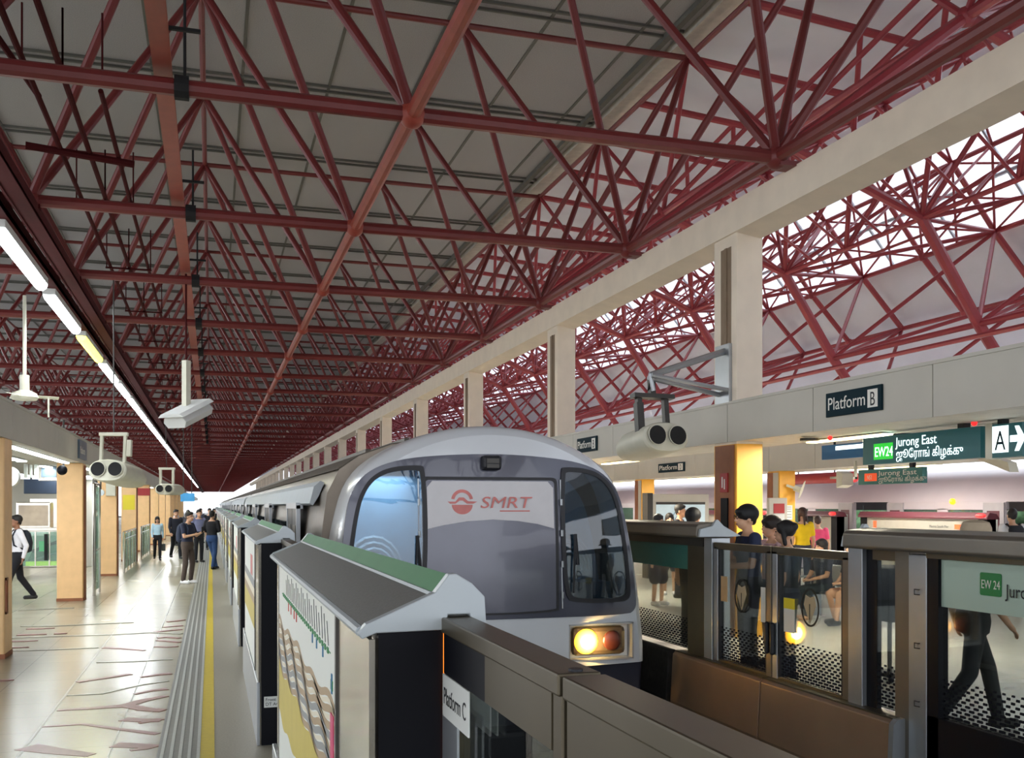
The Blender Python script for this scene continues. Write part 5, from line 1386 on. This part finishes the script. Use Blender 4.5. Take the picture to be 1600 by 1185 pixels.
# framed notice stand left of the yellow pillar
p = at(1205, 800, X=12.2)
t = thing('notice_case', 'tall pale notice case with red header beside the yellow pillar', 'notice board', (12.2, p[1], RZF))
MB().box(-.05, .42, 0, .12, .0, 1.95).build('case', M['fascia'], t, bevel=.01); MB().box(.06, .34, -.01, 0, 1.60, 1.82).build('red_header', M['redsig'], t); MB().box(.06, .34, -.01, 0, 1.2, 1.58).build('sheet', M['plate'], t)
# things on the near column's side: red sign and black slot
t = thing('hose_reel_sign', 'narrow red sign with white marks on the brown side of the near column', 'sign', (6.735, 12.05, 2.2))
MB().box(-.02, 0, -.06, .14, -.12, .14).build('board', M['redsig'], t)
MB().box(-.024, -.02, .06, .09, -.06, .09).box(-.024, -.02, .0, .025, -.08, .06).build('marks', M['paintw'], t)
t = thing('call_point_panel', 'black upright panel beneath the red sign on the column', 'panel', (6.735, 12.05, 1.85))
MB().box(-.02, 0, -.06, .12, -.5, .15).build('panel', M['black'], t)
# poster board
p0, p1 = at(1012, 772, Y=22.0), at(1108, 772, Y=22.0)
t = thing('poster_board', 'grey framed display board with a pale blue poster behind the people', 'display board', (p0[0], 22.0, RZF)); o_ = Vector(t.location)
MB().box(p0[0], p1[0], 22.0, 22.25, RZF, p0[2]).build('case', M['fascia'], t, off=o_, bevel=.02)
MB().box(p0[0]+.22, p1[0]-.12, 21.985, 22.0, .9, p0[2]-.22).build('poster', M['poster'], t, off=o_)
MB().box(p0[0]+.22, p1[0]-.12, 21.98, 22.0, p0[2]-.26, p0[2]-.20).build('header', M['dkgrey'], t, off=o_)
MB().box(p0[0]-.02, p0[0]+.12, 21.96, 22.27, RZF, p0[2]+.02).build('side_post', M['dkgrey'], t, off=o_)
q = MB()
bx = (p0[0]+p1[0])/2
for k in range(5): q.tube((bx-.4+.12*k, 21.98, 1.2+.1*k), (bx-.1+.1*k, 21.98, 1.75-.03*k), .008, 4)
q.build('poster_drawing', M['lineblue'], t, off=o_)
# pointing cameras/speakers and red duct below the far fascia
p = at(1320, 748, X=12.9)
t = thing('horn_speaker', 'beige box speaker on a bracket left of the NS1 sign', 'speaker', tuple(p))
MB().prism([(-.10, -.14), (.10, -.20), (.10, .16), (-.10, .10)], 'x', -.14, .14).build('box_body', M['camw'], t)
MB().box(-.02, .02, .1, .5, .0, .05).box(-.02, .62, .42, .46, .0, .05).box(.56, .62, .42, .46, .0, .40).build('bracket', M['camw'], t)
p = at(1275, 748, X=15.0)
t = thing('red_duct', 'dark red rounded duct hanging over the far screen doors', 'duct', (15.0, p[1], p[2]))
MB().tube((0, -1.6, 0), (0, 1.4, 0), .14, 12).build('duct_body', M['redsig'], t, smooth='auto'); MB().tube((0, -.8, .1), (0, -.8, .5), .02, 6).tube((0, .8, .1), (0, .8, .5), .02, 6).tube((0, .8, .45), (-.42, .8, .45), .02, 6).tube((0, -.8, .45), (-.42, -.8, .45), .02, 6).build('hanger', M['dkgrey'], t)
# round speaker/camera at far right under the A sign
p = at(1560, 722, X=11.0)
t = thing('hanging_camera', 'grey box camera on an arm at the right edge below the arrow sign', 'camera', tuple(p), 0)
MB().prism([(-.30, -.16), (.30, .04), (.30, .16), (-.26, -.02)], 'x', -.08, .08).build('box_body', M['camw'], t)
MB().path([(0, -.25, .1), (0, -.45, .1), (0, -.5, .55)], .02, 6).build('arm', M['camw'], t)
# red emergency light dots on soffit
for px_, lab in ((1297, 'small red lamp on the soffit left of the EW24 sign'),):
    p = at(px_, 688, X=7.3); t = thing('red_lamp', lab, 'light', (7.3, p[1], 2.73)); MB().ball((0, 0, 0), .03, 8, 6).build('lens', M['redled'], t)
for k, px_ in enumerate((1265, 1278)):
    p = at(1265, 686, X=7.25)
p = at(1265, 686, X=7.2); t = thing('smoke_detector', 'flat dark round detector on the soffit below the Platform B sign', 'detector', (7.2, p[1], 2.745)); MB().tube((0, 0, 0), (0, 0, -.03), .12, 16).build('disc', M['dkgrey'], t)
# far platform doors (red trimmed)
FX = 15.6
def far_house(px0, px1, label):
    a, b_ = at(px0, 800, X=FX)[1], at(px1, 800, X=FX)[1]; a, b_ = min(a, b_), max(a, b_)
    t = thing('red_trimmed_housing', label, 'platform screen door', (FX, a, RZF)); o_ = Vector(t.location)
    MB().box(FX, FX+.2, a, b_, RZF, 1.62).build('cabinet', M['screenbox'], t, off=o_)
    MB().prism([(FX-.06, 1.60), (FX+.28, 1.60), (FX+.2, 1.72), (FX+.02, 1.75), (FX-.06, 1.64)], 'y', a-.05, b_+.05).build('red_cover', M['farred'], t, off=o_, bevel=.01)
    MB().box(FX-.01, FX+.22, a, a+.25, RZF, 1.6).box(FX-.01, FX+.22, b_-.25, b_, RZF, 1.6).build('dark_end', M['black'], t, off=o_)
    MB().ball((FX-.04, a+.15, 1.68), .05, 8, 6, (1, 3, 1)).build('red_light', M['redled'], t, off=o_)
    return t, o_, a, b_
t, o_, a, b_ = far_house(1345, 1543, 'pale housing with dark red top cover and red end light, before the far train')
MB().box(FX-.012, FX-.006, b_-.62, b_-.50, 1.35, 1.52).build('red_pictogram', M['signo'], t, off=o_)
MB().box(FX-.012, FX-.006, a+.75, a+.95, 1.38, 1.48).box(FX-.012, FX-.006, a+.5, a+.65, 1.38, 1.48).build('red_badge', M['signo'], t, off=o_)
text('small_text', 'Marina South Pier', .085, (FX-.01, a+1.75, 1.40), '-x', M['ink'], t, ext=.001, off=o_)
far_house(1262, 1308, 'short piece of red trimmed housing behind the pink shirted person')
far_house(1050, 1200, 'red trimmed housing hidden behind the near column and the people')
# far train
FTX = 16.35
t = thing('far_train', 'silver train standing at the far right platform with open doors', 'train', (FTX, 20, -1.14)); o_ = Vector(t.location)
prof = [(FTX, -.4), (FTX-.03, .6), (FTX, 1.9), (FTX+.06, 2.15), (FTX+.32, 2.5), (FTX+.9, 2.72), (FTX+1.6, 2.8), (FTX+2.3, 2.72), (FTX+2.9, 2.5), (FTX+3.15, 2.1), (FTX+3.2, -.4)]
YA, YBf = 4.0, 26+60
# door openings from the photo
ops = []
for pa, pb_ in ((1335, 1388), (1573, 1640)):
    a = at(pa, 800, X=FTX)[1]; b2 = at(pb_, 800, X=FTX)[1]; ops.append((min(a, b2), max(a, b2)))
ops.sort()
# upper body and roof in one, side wall pieces between the openings
MB().prism([(FTX-.03, 1.98), (FTX, 2.05)]+prof[3:9]+[(FTX+3.15, 1.98)], 'y', YA, YBf).build('roof_shell', M['fartrain'], t, off=o_, smooth='auto')
MB().box(FTX, FTX+3.2, YA, YBf, -.4, .12).build('underframe', M['dkgrey'], t, off=o_)
MB().box(FTX+3.1, FTX+3.18, YA, YBf, .1, 1.0).box(FTX+3.1, FTX+3.18, YA, YBf, 1.75, 2.0).build('far_wall', M['fartrain'], t, off=o_)
edges = [YA]+[v for o in ops for v in o]+[YBf]
for i in range(0, len(edges), 2):
    a, b2 = edges[i], edges[i+1]
    MB().box(FTX-.02, FTX+.06, a, b2, .1, 1.22).box(FTX-.02, FTX+.06, a, b2, 1.80, 1.99).build('side_wall', M['fartrain'], t, off=o_)
    y = a; q = MB(); g = MB(); k = 0
    while y < b2-.3:
        MB().box(FTX-.02, FTX+.06, y, min(y+.35, b2), 1.2, 1.82).build('window_post', M['fartrain'], t, off=o_); g.box(FTX+.0, FTX+.02, min(y+.35, b2), min(y+1.75, b2), 1.2, 1.82); y += 1.75
    g.build('side_window', M['glassg'], t, off=o_)
for a, b2 in ops:
    for y0, y1 in ((a-.62, a-.02), (b2+.02, b2+.62)):
        q = MB().box(FTX-.06, FTX-.025, y0, y1, .15, 1.96); d = q.build('door_leaf', M['fartrain2'], t, off=o_)
        MB().box(FTX-.065, FTX-.06, y0+.12, y1-.12, .95, 1.78).build('window_trim', M['farred'], d, off=o_, bevel=.0)
        MB().box(FTX-.070, FTX-.065, y0+.16, y1-.16, .99, 1.66).build('door_pane', M['waveg'], d, off=o_)
q = MB()
for a, b2 in ops: q.tube((FTX+.6, (a+b2)/2, .12), (FTX+.6, (a+b2)/2, 2.0), .02, 6)
for k in range(20): q.tube((FTX+.7, YA+1+k, 1.9), (FTX+.7, YA+1+k, 1.72), .012, 5); q.box(FTX+.66, FTX+.74, YA+.95+k, YA+1.05+k, 1.62, 1.72)
q.build('grab_rail', M['silver'], t, off=o_)
p = at(1491, 784, X=FTX); MB().ball((FTX-.05, p[1], p[2]), .07, 10, 8).build('door_lamp', mat('lit_amber_lamp', (255, 210, 40), .4, noise=0, emis=(255, 200, 30), estr=1.5), t, off=o_)
person('person with black hair standing inside the far train doorway', (FTX+1.0, (ops[-1][0]+ops[-1][1])/2, .12), 1.66, 1.2, shirt=(90,110,130), hair=(20,20,26), vox=.016)
person('person with a fringe inside the far train at the window', (FTX+.9, ops[0][1]+2.2, .12), 1.62, 1.2, shirt=(70,70,90), hair=(26,24,30), vox=.016)
# hedge beyond the far train
hd = MB(); random.seed(3)
for k in range(240):
    x = 24+random.random()*3; y_ = -5+random.random()*70; z = .2+random.random()*2.0
    hd.ball((x, y_, z), .5+random.random()*.5, 7, 5, (1, 1, .8))
o = hd.build('hedge', mat('hedge_green', (96, 132, 92), .9, noise=.25, nscale=6), smooth=True, fixn=False); tag(o, 'green foliage glimpsed through the windows of the far train', 'foliage', kind='stuff')

# ------------------------------------------------------------ left background
Yk = 27.5
def bx(name, x0, y0, x1, y1, Y, dep, m, parent=None, off=None, bevel=0):
    a = at(x0, y0, Y=Y); b_ = at(x1, y1, Y=Y)
    return MB().box(a[0], b_[0], Y, Y+dep, b_[2], a[2]).build(name, m, parent, off=off, bevel=bevel)
a = at(27, 787, Y=Yk)
t = thing('kiosk_cabinet', 'stainless steel cabinet box on the stair parapet, left of the large ochre pillar', 'cabinet', (a[0], Yk, 1.2)); o_ = Vector(t.location)
bx('casing', 25, 785, 79, 826, Yk, .5, M['steel'], t, o_, .02)
bx('face_panel', 29, 790, 75, 822, Yk-.02, .02, mat('brushed_face_panel', (176, 160, 140), .35, .5), t, o_)
t = thing('stair_parapet', 'steel handrail and glazed parapet round the stairwell behind the white shirted person', 'parapet', (-5.5, Yk, 0)); o_ = Vector(t.location)
bx('handrail', 14, 825, 95, 830, Yk-.1, .3, M['steel'], t, o_, .01)
bx('glass_panel', 14, 832, 95, 884, Yk, .02, M['glassg'], t, o_)
for x in (30, 54, 76, 93): bx('baluster', x, 830, x+2.2, 886, Yk-.04, .05, M['steel'], t, o_)
bx('green_light', 61, 846, 69, 862, Yk+.3, .03, M['greenlit'], t, o_)
bx('yellow_strip', 40, 878, 95, 884, Yk+.1, .03, M['yelglow'], t, o_)
bx('dark_newel', 69, 835, 74, 876, Yk-.2, .1, M['matte'], t, o_)
bx('back_panel', 14, 838, 95, 884, Yk+1.6, .05, M['palegreen'], t, o_)
t = thing('escalator', 'pale green glass sided escalator rising in the stairwell', 'escalator', (-5, Yk+.8, 0)); o_ = Vector(t.location)
p = at(40, 884, Y=Yk+.8); q_ = at(95, 866, Y=Yk+.8); r_ = at(95, 845, Y=Yk+.8); s_ = at(50, 862, Y=Yk+.8)
MB().prism([(p[0], p[2]), (q_[0], q_[2]), (r_[0], r_[2]), (s_[0], s_[2])], 'y', Yk+.8, Yk+.85).build('balustrade', M['glassg'], t, off=o_)
MB().tube((s_[0], Yk+.82, s_[2]), (r_[0], Yk+.82, r_[2]), .04, 8).build('handrail', M['matte'], t, off=o_)
MB().tube((p[0], Yk+.82, p[2]+.05), (q_[0], Yk+.82, q_[2]+.05), .05, 8).build('skirt_rail', M['silver'], t, off=o_)
# overhead signs and screens
def hang(x0, y0, x1, y1, Y, label, name, m, kind='sign', dep=.12, top=3.56):
    a = at(x0, y0, Y=Y); b_ = at(x1, y1, Y=Y)
    t = thing(name, label, kind, ((a[0]+b_[0])/2, Y, b_[2])); o_ = Vector(t.location)
    MB().box(a[0], b_[0], Y, Y+dep, b_[2], a[2]).build('board', m, t, off=o_, bevel=.01)
    q = MB()
    for f in (.2, .8): x = a[0]+(b_[0]-a[0])*f; q.box(x-.02, x+.02, Y+.0, Y+.04, a[2], top)
    q.build('hanger', M['dkgrey'], t, off=o_)
    return t, o_, a, b_
hang(37, 749, 94, 772, 24.0, 'dark navy hanging board above the stairwell', 'hanging_board', mat('navy_board', (34, 50, 70), .5))
t, o_, a, b_ = hang(60, 716, 93, 752, 23.2, 'grey information screen hanging left of the large ochre pillar', 'information_screen', M['steel'], 'screen')
MB().box(a[0]+.06, b_[0]-.06, 23.17, 23.2, b_[2]+.08, a[2]-.06).build('display', mat('dim_screen', (96, 116, 132), .3, noise=.15, nscale=3), t, off=o_)
for k, (x0, x1) in enumerate(((37, 43), (46, 50), (53, 59))):
    hang(x0, 719, x1, 747, 22.6, 'narrow white strip banner, %s of the three left of the screen' % ['left', 'middle', 'right'][k], 'strip_banner', mat('banner_white_%d' % k, (220, 230, 222), .5), 'banner', .04)
t, o_, a, b_ = hang(144, 748, 158, 765, 30.0, 'small lit screen behind the large ochre pillar', 'small_screen', M['dkgrey'], 'screen')
def disc(x, y, r, Y, label, name, m, cat, dep=.15, rim=None, top=3.56):
    p = at(x, y, Y=Y); R = r/FPX*Y/1.05
    t = thing(name, label, cat, tuple(p))
    if dep < .3: MB().tube((0, 0, 0), (0, dep, 0), R, 24).build('face', m, t)
    else: MB().ball((0, 0, 0), R, 16, 10).build('dome', m, t, smooth=True)
    MB().tube((0, dep*.5, R*.8), (0, dep*.5, top-p[2]), .02, 6).build('hanger', M['dkgrey'], t)
    return t
disc(11, 745, 16, 16.5, 'large white round clock at the left edge behind the first pillar', 'platform_clock', M['plate'], 'clock')
disc(24, 713, 8, 19.5, 'dark glass camera dome at far left below the soffit', 'camera_dome', M['black'], 'camera', .4)
disc(97, 735, 7.5, 20.6, 'black camera dome beside the large ochre pillar', 'camera_dome', M['black'], 'camera', .4)
disc(157, 770, 5, 27.5, 'small round mirror left of the third ochre pillar', 'round_mirror', M['silver'], 'mirror')
# steel framed screens right of the pillars
for k, (y0, lab) in enumerate(((22.3, 'steel framed glass screen right behind the large ochre pillar'), (29.6, 'steel framed rail beside the third ochre pillar'), (36.8, 'steel framed rail beside the fourth ochre pillar'))):
    hh = 2.35 if k == 0 else 1.15
    t = thing('glass_screen', lab, 'screen', (-2.4, y0, 0)); o_ = Vector(t.location)
    L = 1.0 if k == 0 else 4.5
    q = MB().tube((-2.36, y0, 0), (-2.36, y0, hh), .035, 8).tube((-2.36, y0+L, 0), (-2.36, y0+L, hh), .03, 8).tube((-2.36, y0, hh), (-2.36, y0+L, hh), .03, 8).tube((-2.36, y0, .95), (-2.36, y0+L, .95), .02, 8)
    if k: 
        for i in range(1, 4): q.tube((-2.36, y0+L*i/4, 0), (-2.36, y0+L*i/4, hh), .022, 6)
    q.build('frame', M['steel'], t, off=o_, smooth='auto')
    MB().box(-2.37, -2.36, y0+.04, y0+L-.04, .1, hh-.05).build('pane', M['glassg'], t, off=o_)
# grey lift shaft behind
t = thing('lift_shaft', 'grey clad lift shaft between the ochre pillars', 'lift', (-5.2, 33, 0)); o_ = Vector(t.location)
MB().box(-6.2, -3.4, 33, 36, 0, 2.7).build('shaft', M['fascia'], t, off=o_, bevel=.02); MB().box(-5.3, -4.1, 32.97, 33, .02, 2.1).build('lift_door', M['steel'], t, off=o_)
MB().box(-3.4, -3.38, 33.3, 35.4, .9, 2.0).build('side_poster', M['poster'], t, off=o_)
# low white soffit boards left of the fascia
struct('ceiling_left_canopy', MB().box(-9.5, -3.7, 12, 60, 3.55, 3.6), M['soffit'])
# far information screen at the platform's end
t, o_, a, b_ = hang(282, 771, 304, 784, 46.1, 'small blue lit display hanging far down the left platform', 'far_display', mat('blue_display', (70, 140, 190), .4, noise=.2, nscale=2, emis=(60, 140, 190), estr=.5), 'screen', top=6.1)
tag(MB().box(-40, -11.2, -20, 260, -1.2, -1.15).build('track_ballast', M['edge']), 'pale ballast beyond the left platform', 'ground', kind='structure')
